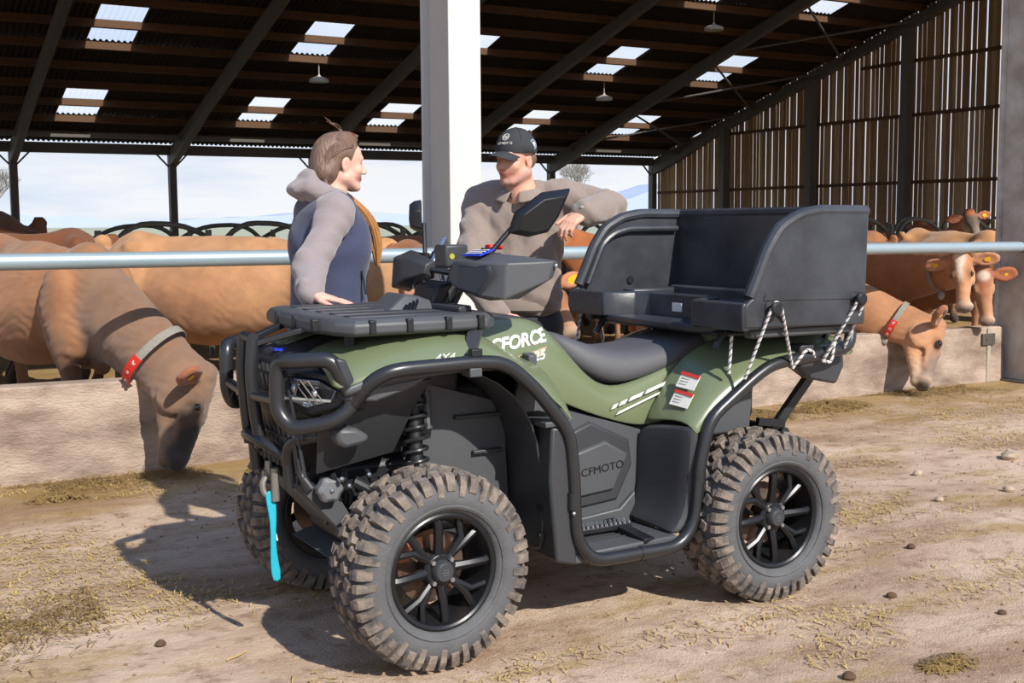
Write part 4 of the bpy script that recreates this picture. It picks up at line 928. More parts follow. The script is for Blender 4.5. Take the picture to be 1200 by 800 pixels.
for (u_, z_) in ((2.765, .79), (2.735, .725)):
    # warning labels lie on the sloping flank
    lb = MB(); lb.add([(u_-.012, VC-.335, z_), (u_+.002, VC-.425, z_-.008), (u_+.034, VC-.425, z_+.042), (u_+.022, VC-.335, z_+.053)], [(0, 1, 2, 3)]); lb.v = [(x-.022, y, z+.016) for x, y, z in lb.v]
    lo_ = lb.build('warning_label', M_white, ATV, solid=.003)
    lb = MB(); lb.add([(u_+.014, VC-.335, z_+.042), (u_+.026, VC-.425, z_+.032), (u_+.034, VC-.425, z_+.042), (u_+.022, VC-.335, z_+.053)], [(0, 1, 2, 3)]); lb.v = [(x-.024, y, z+.018) for x, y, z in lb.v]; lb.build('label_band', mat('label_red', '#c8382c', .5), lo_, solid=.003)
    for k in range(3):
        q = MB(); t0_, t1_ = .18+.2*k, .24+.2*k; q.add([tuple(Vector(a_).lerp(Vector(b_), t)+Vector((-.0025, -.0005, .0015))) for a_, b_, t in (((u_-.034+.003, VC-.345, z_+.016), (u_+.0, VC-.345, z_+.066), t0_), ((u_-.020+.002, VC-.415, z_+.008), (u_+.012, VC-.415, z_+.055), t0_), ((u_-.020+.002, VC-.415, z_+.008), (u_+.012, VC-.415, z_+.055), t1_), ((u_-.034+.003, VC-.345, z_+.016), (u_+.0, VC-.345, z_+.066), t1_))], [(0, 1, 2, 3)]); q.build('print_line', mat('print_grey', '#8a8a8c', .5), lo_, solid=.001)
# tail: rear rack tubes, grab bar, lights, hitch
b = MB(); b.loft([[(3.0, VC-.2, .99), (3.0, VC+.2, .99), (3.0, VC+.22, .85), (3.0, VC-.22, .85)], [(3.46, VC-.24, .97), (3.46, VC+.24, .97), (3.44, VC+.22, .84), (3.44, VC-.22, .84)]]); b.build('tail_cover', M_green, ATV, bevel=.02)
rk = MB()
for v in (3.48, 3.66, 3.84, 3.96, 4.14, 4.32): rk.tube([(2.90, v, 1.0), (3.50, v, 1.0)], .011, 8)
for u_ in (2.90, 3.10, 3.30, 3.50): rk.tube([(u_, 3.48, 1.0), (u_, 4.32, 1.0)], .012, 8)
rr_ = rk.build('rear_rack', M_tube, ATV, smooth=True)
for sd_ in (-1, 1):
    MB().tube([(2.86, S(sd_, .40), .945), (2.90, S(sd_, .40), 1.0)], .014, 8).build('rack_stay', M_tube, ATV, smooth=True)
    MB().tube([(3.42, S(sd_, .40), .95), (3.44, S(sd_, .40), 1.0)], .014, 8).build('rack_stay', M_tube, ATV, smooth=True)
    MB().box((3.20, S(sd_, .47)-.03, .86), (3.27, S(sd_, .47)+.035, .95)).build('bar_clamp', M_plast, ATV, bevel=.008)
    b = MB(); b.prism([(3.22, .87), (3.47, .93), (3.50, .96), (3.51, .84), (3.47, .77), (3.33, .80)], S(sd_, .42), S(sd_, .36)); b.build('tail_bracket', M_plast, ATV, bevel=.01)
    b = MB(); b.box((3.45, S(sd_, .30)-.07, .80), (3.50, S(sd_, .30)+.07, .88)); b.build('tail_light', mat('tail_red', '#7d1a18', .25), ATV, bevel=.01)
    MB().bar((3.30, S(sd_, .22), .55), (3.48, S(sd_, .26), .79), .035, .04).build('rear_strut', M_tube, ATV, bevel=.006)
MB().bar((3.2, VC-.26, .62), (3.34, VC-.26, .60), .02, .03).build('hitch_plate', M_dark, ATV)
MB().tube([(3.35, VC-.26, .56), (3.35, VC+.26, .56)], .022, 10).build('rear_cross_bar', M_tube, ATV, smooth=True)
MB().tube([(3.05, VC+.20, .62), (3.45, VC+.20, .66)], .06, 18).build('exhaust', M_chrome, ATV, smooth=True)
# ================================================================ CARGO BOX, ROPES
M_box = mat('box_plastic', '#2a2c30', .36, nscale=4, namt=.35, col2='#3f4248', bump=.04, bscale=60)
BX = empty('cargo_box', (3.2, VC, 1.02), 'large black moulded open-fronted cargo box tied on the rear rack of the quad', 'cargo box')
bz, zt = 1.025, 1.455; vn, vf, ur, ul = 3.30, 4.47, 3.43, 2.83
prof_out = [(ul+.006, bz+.01), (ur, bz-.02+.02), (ur+.012, zt), (3.20, zt+.002), (3.10, zt-.015), (3.01, zt-.06), (2.95, zt-.14), (2.905, zt-.24), (2.87, 1.145), (ul+.006, 1.118)]
prof_in = prof_out
for (v0, nm, lab) in ((vn, 'side_panel', None), (vf, 'side_panel', None)):
    s_ = 1 if v0 == vn else -1
    b = MB(); b.prism(prof_out, v0, v0+s_*.028); p_ = b.build(nm, M_box, BX, bevel=.008)
    # rolled rim following the curved edge
    e = [(x, v0+s_*.02, z) for x, z in prof_out[2:9]]
    MB().tube(e, .024, 10, smooth=.03).build('rim', M_box, p_, smooth=True)
    q = MB(); q.prism([(2.93, bz+.13), (3.42, bz+.12), (3.42, bz+.10), (2.92, bz+.11)], v0-s_*.004, v0+s_*.01); q.build('seam', M_box, p_)
MB().box((ur-.02, vn+.006, bz+.006), (ur+.006, vf-.006, zt-.004)).build('back_panel', M_box, BX, bevel=.008)
MB().tube([(ur, vn+.01, zt), (ur, vf-.01, zt)], .024, 10).build('back_rim', M_box, BX, smooth=True)
# floor with a seat recess; the low front lip follows its outline
rec = [(ul-.002, vn+.004), (ul-.002, 3.60), (2.87, 3.635), (2.96, 3.645), (3.0, 3.69), (3.0, 4.10), (2.96, 4.15), (2.87, 4.165), (ul-.002, 4.20), (ul-.002, vf-.004)]
b = MB(); b.prism([(x+.012, y) for x, y in rec] + [(ur-.03, vf-.01), (ur-.03, vn+.01)], bz+.004, bz+.03, 'z'); b.build('floor_panel', M_box, BX, bevel=.005)
lip = MB(); n = len(rec)
def off(i, d):
    p = Vector(rec[i]); a = Vector(rec[max(i-1, 0)]); c = Vector(rec[min(i+1, n-1)]); t = (c-a).normalized(); return p+Vector((t.y, -t.x))*d
rg = []
for i in range(n):
    p, q = Vector(rec[i]), off(i, .035); t_ = 1.128
    rg.append([(p.x, p.y, bz), (p.x, p.y, t_-.01), (p.x+(q.x-p.x)*.2, p.y+(q.y-p.y)*.2, t_), (q.x, q.y, t_), (q.x, q.y, bz)])
lip.loft(rg); lip.build('front_lip', M_box, BX, bevel=.006)
b = MB(); b.prism([(2.87, 3.33), (3.02, 3.33), (3.04, 3.37), (3.04, 3.52), (3.0, 3.56), (2.87, 3.56)], bz+.02, bz+.10, 'z'); b.build('corner_block', M_box, BX, bevel=.012)
b = MB(); b.box((3.05, vn+.03, bz+.02), (ur-.02, 3.42, bz+.10)); b.box((3.1, 4.36, bz+.02), (ur-.02, vf-.03, bz+.10)); b.box((ur-.10, 3.4, bz+.02), (ur-.02, 4.4, bz+.11)); b.build('inner_ledge', M_box, BX, bevel=.012)
# raised frame on the inside of the far side
b = MB(); e = [(2.90, vf-.045, 1.15), (2.94, vf-.045, zt-.22), (2.98, vf-.045, zt-.13), (3.04, vf-.045, zt-.085), (3.12, vf-.045, zt-.065), (ur-.04, vf-.045, zt-.065)]
b.tube(e, .014, 8, smooth=.03); b.build('inner_rib', M_box, BX, smooth=True)
MB().box((2.993, 3.875, 1.055), (2.9995, 3.935, 1.09)).build('white_label', mat('label_white', '#dcdce0', .5), BX)
MB().lathe([(.001, -.004), (.018, -.004), (.018, .004), (.001, .004)], 14, (3.14, vf-.032, 1.16)).build('drain_plug', M_dark, BX)
MB().bar((3.395, 3.35, 1.27), (3.41, 3.46, 1.24), .02, .03).build('inner_cleat', M_dark, BX, bevel=.004)
b = MB(); b.prism([(2.84, 3.62), (2.92, 3.50), (3.35, 3.45), (3.35, 4.35), (2.92, 4.32), (2.84, 4.18)], 1.0, 1.03, 'z'); b.build('base_moulding', M_box, BX, bevel=.01)
MB().bar((2.90, 3.36, 1.01), (3.42, 3.36, 1.01), .05, .035).build('base_runner', M_plast2, BX, bevel=.01)
MB().bar((2.90, 4.42, 1.01), (3.42, 4.42, 1.01), .05, .035).build('base_runner', M_plast2, BX, bevel=.01)
for u_, z_ in ((2.955, 1.105), (3.378, 1.125)):
    for v0, s_ in ((vn, -1), (vf, 1)):
        k = MB(); k.lathe([(.001, s_*.042), (.020, s_*.042), (.026, s_*.036), (.026, s_*.026), (.014, s_*.022), (.014, s_*.008), (.028, s_*.004), (.028, 0)], 20, (u_, v0, z_)); k.build('rope_knob', M_dark, BX, smooth=True, bevel=.001)
M_rope = bpy.data.materials.new('braided_rope'); M_rope.use_nodes = True
M_rw = mat('rope_white', '#d8d6d2', .8, nscale=200, namt=.2); M_rb = mat('rope_fleck', '#77757c', .85, nscale=200)
def rope(paths, lab, grp=None):
    loc = Vector(paths[0][0]); r_ = empty('tie_rope', loc, lab, 'rope', grp)
    P_, _ = [], None
    for path in paths:
        pts, _ = fillet([Vector(p) for p in path], [1]*len(path), .02, False)
        # resample
        L_ = [0]
        for a, c in zip(pts, pts[1:]): L_.append(L_[-1]+(c-a).length)
        n = max(4, int(L_[-1]/.004)); q = []
        for i in range(n+1):
            t = L_[-1]*i/n; j = 0
            while j < len(L_)-2 and L_[j+1] < t: j += 1
            q.append(pts[j].lerp(pts[j+1], (t-L_[j])/max(L_[j+1]-L_[j], 1e-6)))
        # three twisted strands: two pale, one dark fleck
        for k, (m_, nm) in enumerate(((M_rw, 'strand'), (M_rw, 'strand'), (M_rb, 'strand'))):
            s = []
            for i, p in enumerate(q):
                d = (q[min(i+1, n)]-q[max(i-1, 0)]).normalized(); x = d.cross(Vector((.3, 1, .2))).normalized(); y = d.cross(x)
                a = 2*math.pi*(i*.004/.026+k/3); s.append(p+x*math.cos(a)*.0032+y*math.sin(a)*.0032)
            MB().tube(s, .0036, 5).build(nm, m_, r_, smooth=True)
    return r_
y0, yb = vn-.030, vn+.045
rope([[(2.89, 3.36, .845), (2.93, y0, 1.10), (2.955, y0, 1.135), (2.98, y0, 1.11), (3.145, 3.385, .865)], [(3.145, 3.385, .865), (3.17, 3.37, .905), (3.20, 3.37, .935), (3.24, 3.375, .925), (3.25, 3.38, .90)], [(2.865, 3.42, .86), (2.86, 3.40, 1.0)]], 'white flecked rope looped over the front knob on the near side of the box')
rope([[(3.29, 3.375, .885), (3.355, y0, 1.11), (3.378, y0, 1.15), (3.402, y0, 1.125), (3.40, 3.375, .93)], [(3.29, 3.375, .885), (3.33, 3.37, .875), (3.36, 3.38, .98), (3.375, 3.36, 1.02)]], 'white flecked rope looped over the rear knob on the near side of the box')
rope([[(2.85, 4.45, .86), (2.93, vf+.03, 1.10), (2.955, vf+.03, 1.135), (2.98, vf+.03, 1.11), (3.0, 4.44, .86)]], 'white flecked rope hanging from the far front corner of the box, beside the capped person')
# ================================================================ COWS
M_coat = mat('cow_coat', '#fff', .7, attr='Col', nscale=6.5, namt=.5, bump=.12, bscale=180, spec=.25, sheen=.2)
_t = M_coat.node_tree; _b = _t.nodes['Principled BSDF']; _l = _b.inputs['Base Color'].links[0].from_socket
_m = nn(_t, 'ShaderNodeMix', data_type='RGBA', blend_type='MULTIPLY'); _m.inputs[0].default_value = 1; _m.inputs[7].default_value = (.86, .76, .66, 1); _t.links.new(_l, _m.inputs[6]); _t.links.new(_m.outputs[2], _b.inputs['Base Color'])
M_eye = mat('cow_eye', '#0c0a09', .08, spec=.9)
M_tagY = mat('ear_tag_yellow', '#e2b018', .5); M_tagR = mat('collar_red', '#c4261a', .5); M_strap = mat('collar_strap', '#8b857c', .8, nscale=60, namt=.4)
M_num = mat('tag_number', '#e9e2d8', .5); M_bell = mat('collar_weight', '#8e867a', .7, nscale=20, namt=.5); M_hoof = mat('hoof', '#3c332d', .8)
def cow_body(hip, wth, poll, muz, dors, pal, h=.016, legs=True, chest=1.0, ears=True, scale=1.0, eardrop=0.0, hfine=None):
    """hip, wth: points on the topline; poll->muz: head axis; dors: direction the forehead faces."""
    hip, wth, poll, muz = [np.array(p, float) for p in (hip, wth, poll, muz)]; f = wth-hip; f[2] = 0; L_ = np.linalg.norm(f); f /= L_
    up = np.array([0, 0, 1.]); sd = np.cross(up, f); c1, c2, c3 = pal['body'], pal['belly'], pal['shade']; P_ = []
    def at(x, y, z): return hip*[1, 1, 0] + f*x + sd*y + up*(z+ (hip[2]-1.28) + (wth[2]-hip[2])*max(0, min(1, x/L_)))
    P_ += [ell(at(L_*.48, 0, .86), (L_*.50, .35, .37), .12, c1, M=np.stack([f, sd, up], 1)), ell(at(L_*.40, 0, .80), (L_*.40, .38, .35), .1, c2, M=np.stack([f, sd, up], 1)),
           cone(at(0.02, 0, 1.19), at(L_, 0, 1.17), .075, .08, .09, c1), ell(at(L_*.98, 0, .86), (.24, .25, .36), .14, c1, M=np.stack([f, sd, up], 1)),
           ell(at(-.02, 0, 1.0), (.24, .25, .27), .12, c1, M=np.stack([f, sd, up], 1)),
           cone(at(.02, -.20, 1.17), at(.02, .20, 1.17), .060, .060, .055, c1), cone(at(-.26, -.09, 1.10), at(-.26, .09, 1.10), .05, .05, .06, c1), ell(at(-.30, 0, 1.21), (.07, .045, .06), .05, c1), ell(at(L_-.04, 0, 1.20), (.14, .07, .08), .06, c1, M=np.stack([f, sd, up], 1))]
    P_ += [cone(at(L_+.22, 0, .70), at(L_+.10, 0, .52), .05, .05, .06, c2)]
    for s in (-1, 1):
        P_ += [ell(at(L_-.02, s*.21, .88), (.16, .095, .30), .045, c1, M=np.stack([f, sd, up], 1)), ell(at(L_+.10, s*.19, .72), (.12, .09, .14), .06, c2, M=np.stack([f, sd, up], 1)),
               ell(at(-.06, s*.19, .86), (.21, .11, .28), .05, c1, M=np.stack([f, sd, up], 1))]
        if legs:
            P_ += [cone(at(L_+.02, s*.19, .74), at(L_+.04, s*.18, .44), .095, .055, .06, c3), cone(at(L_+.04, s*.18, .44), at(L_+.02, s*.18, .14), .050, .034, .03, c3), cone(at(L_+.02, s*.18, .14), at(L_+.05, s*.18, .05), .042, .055, .03, '#3c332d'),
                   cone(at(-.02, s*.19, .80), at(-.14, s*.19, .50), .14, .065, .06, c3), cone(at(-.14, s*.19, .50), at(-.10, s*.19, .16), .050, .036, .03, c3), cone(at(-.10, s*.19, .16), at(-.06, s*.19, .05), .042, .055, .03, '#3c332d')]
    P_ += [cone(at(-.33, 0, 1.14), at(-.36, 0, .6), .03, .02, .03, c1), cone(at(-.36, 0, .6), at(-.35, 0, .38), .03, .04, .03, c3), ell(at(L_*.14, 0, .56), (.20, .15, .13), .06, '#d8b49a', M=np.stack([f, sd, up], 1))]
    a = unit(muz-poll); HL = np.linalg.norm(muz-poll); k = HL/.5; n = np.array(dors, float); n = unit(n-a*(n @ a)); s_ = np.cross(n, a)
    def hd(x, y, z): return poll + (a*x + s_*y + n*z)*k
    hm = np.stack([a, s_, n], 1)
    # neck: crest and throat
    base_t = at(L_+.0, 0, 1.10); base_m = at(L_+.12, 0, .90); base_b = at(L_+.20, 0, .72)
    pc = pal['neck']
    P_ += [cone(base_t, hd(.01, 0, -.03), .15, .088*k, .08, pc, flat=.82, n=s_), cone(base_m, hd(.07, 0, -.11), .21, .105*k, .08, pc, flat=.76, n=s_), cone(base_b, hd(.12, 0, -.16), .15, .06*k, .06, pc, flat=.45, n=s_)]
    fc, mz, rg_ = pal['face'], pal['muzzle'], pal['ring']
    P_ += [ell(hd(.10, 0, -.03), (.12*k, .088*k, .095*k), .03, fc, M=hm), cone(hd(.03, 0, .005), hd(.20, 0, .005), .075*k, .070*k, .03, fc, flat=.9, n=n), cone(hd(.20, 0, -.005), hd(.42, 0, -.03), .064*k, .058*k, .025, pal['nose']),
           ell(hd(.445, 0, -.045), (.050*k, .079*k, .062*k), .02, rg_, M=hm), ell(hd(.482, 0, -.035), (.024*k, .062*k, .042*k), .012, mz, M=hm),
           cone(hd(.13, 0, -.145), hd(.34, 0, -.105), .072*k, .044*k, .03, pal['jaw'], flat=.75, n=s_), cone(hd(.33, 0, -.10), hd(.455, 0, -.092), .044*k, .038*k, .018, rg_),
           cone(hd(-.015, -.03, .03), hd(-.015, .03, .03), .044*k, .044*k, .025, fc)]
    for s in (-1, 1):
        P_ += [ell(hd(.13, s*.064, -.11), (.095*k, .036*k, .085*k), .02, pal['jaw'], M=hm), ell(hd(.165, s*.072, .022), (.046*k, .024*k, .030*k), .014, pal['eye'], M=hm),
               cone(hd(.20, s*.055, -.045), hd(.33, s*.045, -.06), .022*k, .014*k, .02, pal['jaw']),
               ell(hd(.168, s*.098, .018), (.020*k, .010*k, .014*k), .006, '#2a1d16', M=hm, sub=True),
               ell(hd(.500, s*.030, -.018), (.014*k, .015*k, .012*k), .006, '#1b1513', M=hm, sub=True)]
        if ears:
            ed = unit(s_*s*1.0 + n*(-.15) + a*(-.05+eardrop)); en = unit(n*.75+a*.65); en = unit(en-ed*(en @ ed)); e2 = np.cross(ed, en)
            e0 = hd(.03, s*.07, -.02); em = np.stack([ed, e2, en], 1)
            P_ += [cone(e0, e0+ed*.07*k, .026*k, .026*k, .02, fc), ell(e0+ed*.145*k, (.115*k, .068*k, .026*k), .015, pal['ear'], M=em), ell(e0+ed*.150*k+en*.024*k, (.092*k, .048*k, .021*k), .006, pal['earin'], M=em, sub=True)]
    P_ += [paint(hd(.485, 0, -.04), (.035*k, .06*k, .042*k), mz, hm, 9)]
    for (x, y, z, r, c) in pal.get('marks', []): P_.append(paint(hd(x, y, z), (r[0]*k, r[1]*k, r[2]*k), c, hm, 9))
    return P_, hd, a, n, s_, k
TAN = dict(body='#b58a68', belly='#c09a78', shade='#a98468', neck='#b58c6c', face='#b58c6c', nose='#a98468', jaw='#cda27c', ring='#e0cdb8', muzzle='#4a3f3a', eye='#8f6a4c', ear='#b67e54', earin='#cf9a84')
def pal(**k): d = dict(TAN); d.update(k); return d
def fix_body(cow, hip, wth, poll, muz, dors, pal_, h=.016, name='cow', eyes=True, tagc=(), **kw):
    pr, hd, a, n, s_, k = cow_body(hip, wth, poll, muz, dors, pal_, **kw)
    bo = skin_obj('body', folds(.0022, 45, 7)(folds(.007, 8, 5)(skin(pr, h, base=pal_['body'], csig=.014))), M_coat, cow)
    if eyes:
        for s in (-1, 1):
            c_ = hd(.168, s*.083, .018); MB().ball(c_, .0215*k, 14).build('eye', M_eye, cow, smooth=True)
            lid = [Vector(c_+(a*math.cos(t)*.026+n*math.sin(t)*.017)*k+s_*s*(.011-.006*abs(math.cos(t)))*k) for t in [2*math.pi*i/14 for i in range(14)]]
            MB().tube(lid, .0045*k, 6, closed=True).build('eyelid', mat('eyelid', '#4a3628', .7), cow, smooth=True)
    return hd, a, n, s_, k
def ear_tag(cow, hd, a, n, s_, k, s, drop=0.0, num=False, size=1.0, col=None):
    ed = unit(s_*s*1.0 + n*(-.15) + a*(-.05+drop)); en = unit(n*.75+a*.65); en = unit(en-ed*(en @ ed)); e2 = np.cross(ed, en)
    c_ = hd(.03, s*.07, -.02)+ed*.15*k+en*.012*k; q = MB(); w_ = .024*size; h_ = .03*size
    q.loft([[tuple(c_+e2*x*w_+ed*y*h_+en*t) for x, y in ((-.5, -1), (.5, -1), (1, -.2), (1, .9), (-1, .9), (-1, -.2))] for t in (0, .003)]); q.build('ear_tag', col or M_tagY, cow)
def collar(cow, c, ax, up, r1, r2, width, red=None, weight=True, digits='437', name='collar', th=.004, redang=(200, 235)):
    """band round the neck: centre c, neck axis ax, r1 along 'up', r2 across."""
    ax = unit(ax); up = unit(np.array(up, float)-ax*(np.array(up, float) @ ax)); sdv = np.cross(ax, up); rings = []
    for i in range(49):
        t = 2*math.pi*i/48; o = up*math.cos(t)*r1+sdv*math.sin(t)*r2; d = unit(o); rings.append([tuple(c+o+ax*w+d*e) for w, e in ((-width/2, 0), (width/2, 0), (width/2, th), (-width/2, th))])
    bnd = MB().loft(rings[:-1]+[rings[0]], caps=False).build('collar', M_strap, cow)
    if red:
        q = MB(); rg = []
        for i in range(9):
            t = R_(redang[0]+(redang[1]-redang[0])*i/8); o = up*math.cos(t)*r1+sdv*math.sin(t)*r2; d = unit(o); rg.append([tuple(c+o*1.0+ax*w+d*e) for w, e in ((-width*.62, .004), (width*.62, .004), (width*.62, .011), (-width*.62, .011))])
        q.loft(rg).build('number_block', M_tagR, bnd)
        for j, ch in enumerate(digits):
            t = R_(redang[0]+(redang[1]-redang[0])*(j+.5)/len(digits)); o = up*math.cos(t)*r1+sdv*math.sin(t)*r2; d = unit(o); tg = unit(-up*math.sin(t)*r1+sdv*math.cos(t)*r2)
            X = np.cross(tg, d)*(1 if red > 0 else -1); Y = np.cross(d, X)
            words('digit', ch, .052, tuple(c+o+d*.012-X*.015-Y*.018), X, Y, M_num, bnd, .0008, bold=.001)
    if weight:
        t = R_(weight if weight is not True else 180); o = up*math.cos(t)*(r1+.03)+sdv*math.sin(t)*(r2+.03); cc = c+o
        MB().ball(tuple(cc), (.035, .03, .04), 12).build('collar_weight', M_bell, bnd, smooth=True)
        MB().bar(tuple(cc-o*.12), tuple(cc-o*.45*0-unit(o)*.02), .03, .02).build('buckle', M_tube, bnd)
    return bnd
def rootcow(p, lab, grp=None): return empty('cow', (p[0], p[1], 0), lab, 'cow', grp)
# A: big cow at the left eating over the wall
pA = pal(body='#a97c58', belly='#b08462', shade='#8e6f58', neck='#937661', face='#86705f', nose='#3f3936', jaw='#8a7362', ring='#8a7a6c', muzzle='#3a3532', eye='#5d4a3e', ear='#a46f4e', earin='#a8664a',
         marks=[(.33, 0, .0, (.11, .072, .055), '#2e2a29'), (.43, 0, -.03, (.06, .085, .06), '#383230'), (.38, .04, 0, (.05, .03, .05), '#413b39'), (.38, -.04, 0, (.05, .03, .05), '#413b39'), (.22, .07, -.01, (.06, .02, .04), '#54473e'), (.22, -.07, -.01, (.06, .02, .04), '#54473e')])
cA = rootcow((1.3, 8.3), 'large grey-brown cow at the left, head over the wall, red numbered collar')
hA = fix_body(cA, (1.02, 9.15, 1.36), (1.42, 7.86, 1.29), (1.80, 6.74, .575), (1.655, 6.70, .035), (.85, -.25, .25), pA, h=.0125)
ear_tag(cA, *hA, -1, num=True, size=.9)
ax_ = unit(np.array([1.74, 6.76, .5])-np.array([1.42, 7.7, 1.0]))
collar(cA, np.array([1.595, 6.975, .670]), unit(np.array([1.80, 6.78, .45])-np.array([1.35, 7.3, 1.0])), (1, 0, 1), .212, .150, .050, red=1, digits='437', redang=(112, 176), weight=200)
# B: tan cow behind it, standing broadside
pB = pal(body='#c49a74', belly='#be9270', shade='#ad8766', neck='#c49e7a')
cB = rootcow((2.6, 8.8), 'pale tan cow standing broadside behind the person in the gilet')
fix_body(cB, (2.05, 9.35, 1.36), (3.20, 8.45, 1.33), (3.75, 7.95, 1.0), (3.98, 7.72, .58), (.6, -.6, .5), pB, h=.02)
# D: right-hand cow eating over the wall
pD = pal(body='#b68258', belly='#be8e66', shade='#b07a50', neck='#ba8a64', face='#c0906c', nose='#8f8078', jaw='#c99c78', ring='#c9b4a0', muzzle='#4c423c', eye='#6a4c38', ear='#b0744c', earin='#8a5a44',
         marks=[(.32, 0, .03, (.09, .045, .03), '#85776f')])
cD = rootcow((7.3, 8.3), 'orange-tan cow on the right, head down over the wall, red numbered collar')
hD = fix_body(cD, (6.75, 9.0, 1.30), (7.15, 7.95, 1.26), (7.86, 6.80, .545), (7.60, 6.62, .055), (.85, -.3, .2), pD, h=.0135)
ear_tag(cD, *hD, -1, size=.7)
collar(cD, np.array([7.62, 6.98, .60]), unit(np.array([7.80, 6.82, .42])-np.array([7.25, 7.6, .92])), (1, 0, 1), .178, .120, .042, red=1, digits='380', redang=(112, 170), weight=195)
# E: cow looking at the camera, white blaze
def facecam(p, q=0): return None
pE = pal(body='#b3835c', belly='#c58b5c', neck='#c08454', face='#c68b5c', nose='#cc9c76', jaw='#d0a680', ring='#e9e0d4', muzzle='#6a6062', eye='#7b573a', ear='#c08a66', earin='#d6a184', marks=[(.05, .0, .075, (.05, .022, .03), '#f2ebe4'), (.12, -.004, .065, (.06, .008, .03), '#f2ebe4'), (.02, .022, .06, (.022, .018, .03), '#f2ebe4'), (.02, -.022, .06, (.022, .018, .03), '#f2ebe4')])
cE = rootcow((9.1, 8.8), 'tan cow with a white blaze on its forehead, facing the camera beside the right column')
vE = unit(np.array([-9.0, -7.6, 0])); pollE = np.array(Uq_ := (8.20, 6.84, 1.105)); muzE = pollE+np.array([-.12, -.15, -.43])
hE = fix_body(cE, (8.62, 9.75, 1.27), (8.50, 8.35, 1.24), pollE, muzE, (-.85, -.52, .3), pE, h=.014, chest=.9)
for s in (-1, 1): ear_tag(cE, *hE, s, size=.85)
collar(cE, np.array([8.25, 7.12, .965]), (-.15, -.9, .25), (0, 0, 1), .165, .10, .035, red=None, weight=180)
# F: darker cow behind it, against the column
pF = pal(body='#9f6a48', belly='#b57448', neck='#9f6a48', face='#a8663f', nose='#c49472', jaw='#bb8560', ring='#e3d8cc', muzzle='#6a5c58', eye='#6b4630', ear='#a8663f', earin='#b97455', marks=[(.06, .0, .07, (.03, .035, .03), '#e8ddd4'), (.20, .07, .0, (.10, .03, .05), '#cfa888'), (.20, -.07, .0, (.10, .03, .05), '#cfa888')])
cF = rootcow((9.8, 9.0), 'red-brown cow peering round the right column behind the cow with the blaze')
pollF = np.array((8.68, 7.02, .97)); hF = fix_body(cF, (9.75, 9.75, 1.24), (9.42, 8.5, 1.2), pollF, pollF+np.array([-.08, -.16, -.45]), (-.62, -.75, .3), pF, h=.015)
ear_tag(cF, *hF, 1, size=.5); ear_tag(cF, *hF, -1, size=.5)
# G: head up in the distance on the right, grey face
pG = pal(body='#b07448', neck='#a9714a', face='#6f665f', nose='#8c8279', jaw='#b7aa9c', ring='#d9cfc4', muzzle='#3e3836', eye='#4a3c34', ear='#b5714a', earin='#c07c5c', marks=[(.02, 0, .06, (.05, .05, .05), '#b9683c')])
cG = rootcow((13.6, 12.2), 'grey-faced cow with orange ears raising its head behind the rail on the right')
pollG = np.array((13.45, 11.1, 1.50)); hG = fix_body(cG, (13.9, 13.0, 1.25), (13.8, 11.8, 1.24), pollG, pollG+np.array([-.12, -.28, -.36]), (-.5, -.7, .5), pG, h=.02)
ear_tag(cG, *hG, 1, size=1)
# H: brown cow seen below the box beside the man
cH = rootcow((4.75, 7.6), 'brown cow between the capped person and the box, seen behind the ropes')
hH = fix_body(cH, (4.45, 9.7, 1.26), (4.5, 8.5, 1.24), (4.62, 7.62, .97), (4.68, 7.32, .58), (-.3, -.8, .4), pal(body='#a06a40', neck='#a56e44', face='#a87048', belly='#ab754c'), h=.02)
ear_tag(cH, *hH, 1, size=1.4); ear_tag(cH, *hH, -1, size=1.4)
# background herd: shared meshes, each its own cow
def proto(palette, headup, lab):
    o = empty('cow', (0, 0, 0), lab, 'cow'); 
    if headup: fix_body(o, (0, 0, 1.28), (1.25, 0, 1.26), (1.95, 0, 1.36), (2.30, 0, 1.02), (.6, 0, .8), palette, h=.03, eyes=True)
    else: fix_body(o, (0, 0, 1.28), (1.25, 0, 1.26), (1.98, .1, .62), (2.12, .12, .16), (1, 0, .3), palette, h=.03, eyes=True)
    return o
pr_d = proto(pal(body='#7a4c2e', belly='#80522f', shade='#6d4730', neck='#7a4c2e', face='#6c452c'), False, 'x')
pr_t = proto(pal(), False, 'x'); pr_r = proto(pal(body='#aa764e', belly='#c08558', neck='#b06d3e', face='#a4653a'), True, 'x')
pr_p = proto(pal(body='#d2a477', belly='#dab58c', neck='#cfa074'), False, 'x')
used = set()
def herd(pr, x, y, deg, lab, grp=None, sc=1.0):
    if pr.name in used: o = dup(pr)
    else: o = pr; used.add(pr.name)
    o.location = (x, y, 0); o.rotation_euler = (0, 0, R_(deg)); o.scale = (sc, sc, sc); o['label'] = lab
    if grp: o['group'] = grp
    elif 'group' in o: del o['group']
    return o
herd(pr_d, 1.30, 11.6, 175, 'darkest brown cow at the left edge, its broad back against the sky', sc=1.20)
herd(pr_d, 1.75, 10.45, 184, 'dark brown cow at the left, its flat back just above the large cow', sc=1.08)
herd(pr_p, 3.7, 11.2, 4, 'pale tan cow, its light back right of the dark brown backs on the left')
herd(pr_t, 6.2, 12.3, 178, 'tan cow, its back just behind the gilet wearer, below the stall dividers', sc=1.02)
herd(pr_r, 8.9, 11.2, 180, 'reddish cow beyond the white column, back level with the rail')
herd(pr_t, 4.6, 14.2, 175, 'farthest tan cow on the left, shadowed behind the nearer stall dividers', sc=.98)
herd(pr_d, 7.8, 14.0, 3, 'dark cow far behind the capped person, its back among the stall dividers', sc=.98)
herd(pr_r, 17.3, 17.6, -120, 'small distant reddish cow above the box rim, head raised near the boards', sc=1.06)
herd(pr_t, 10.0, 12.5, 180, 'tan cow in the shade directly behind the right end of the box', sc=1.03)
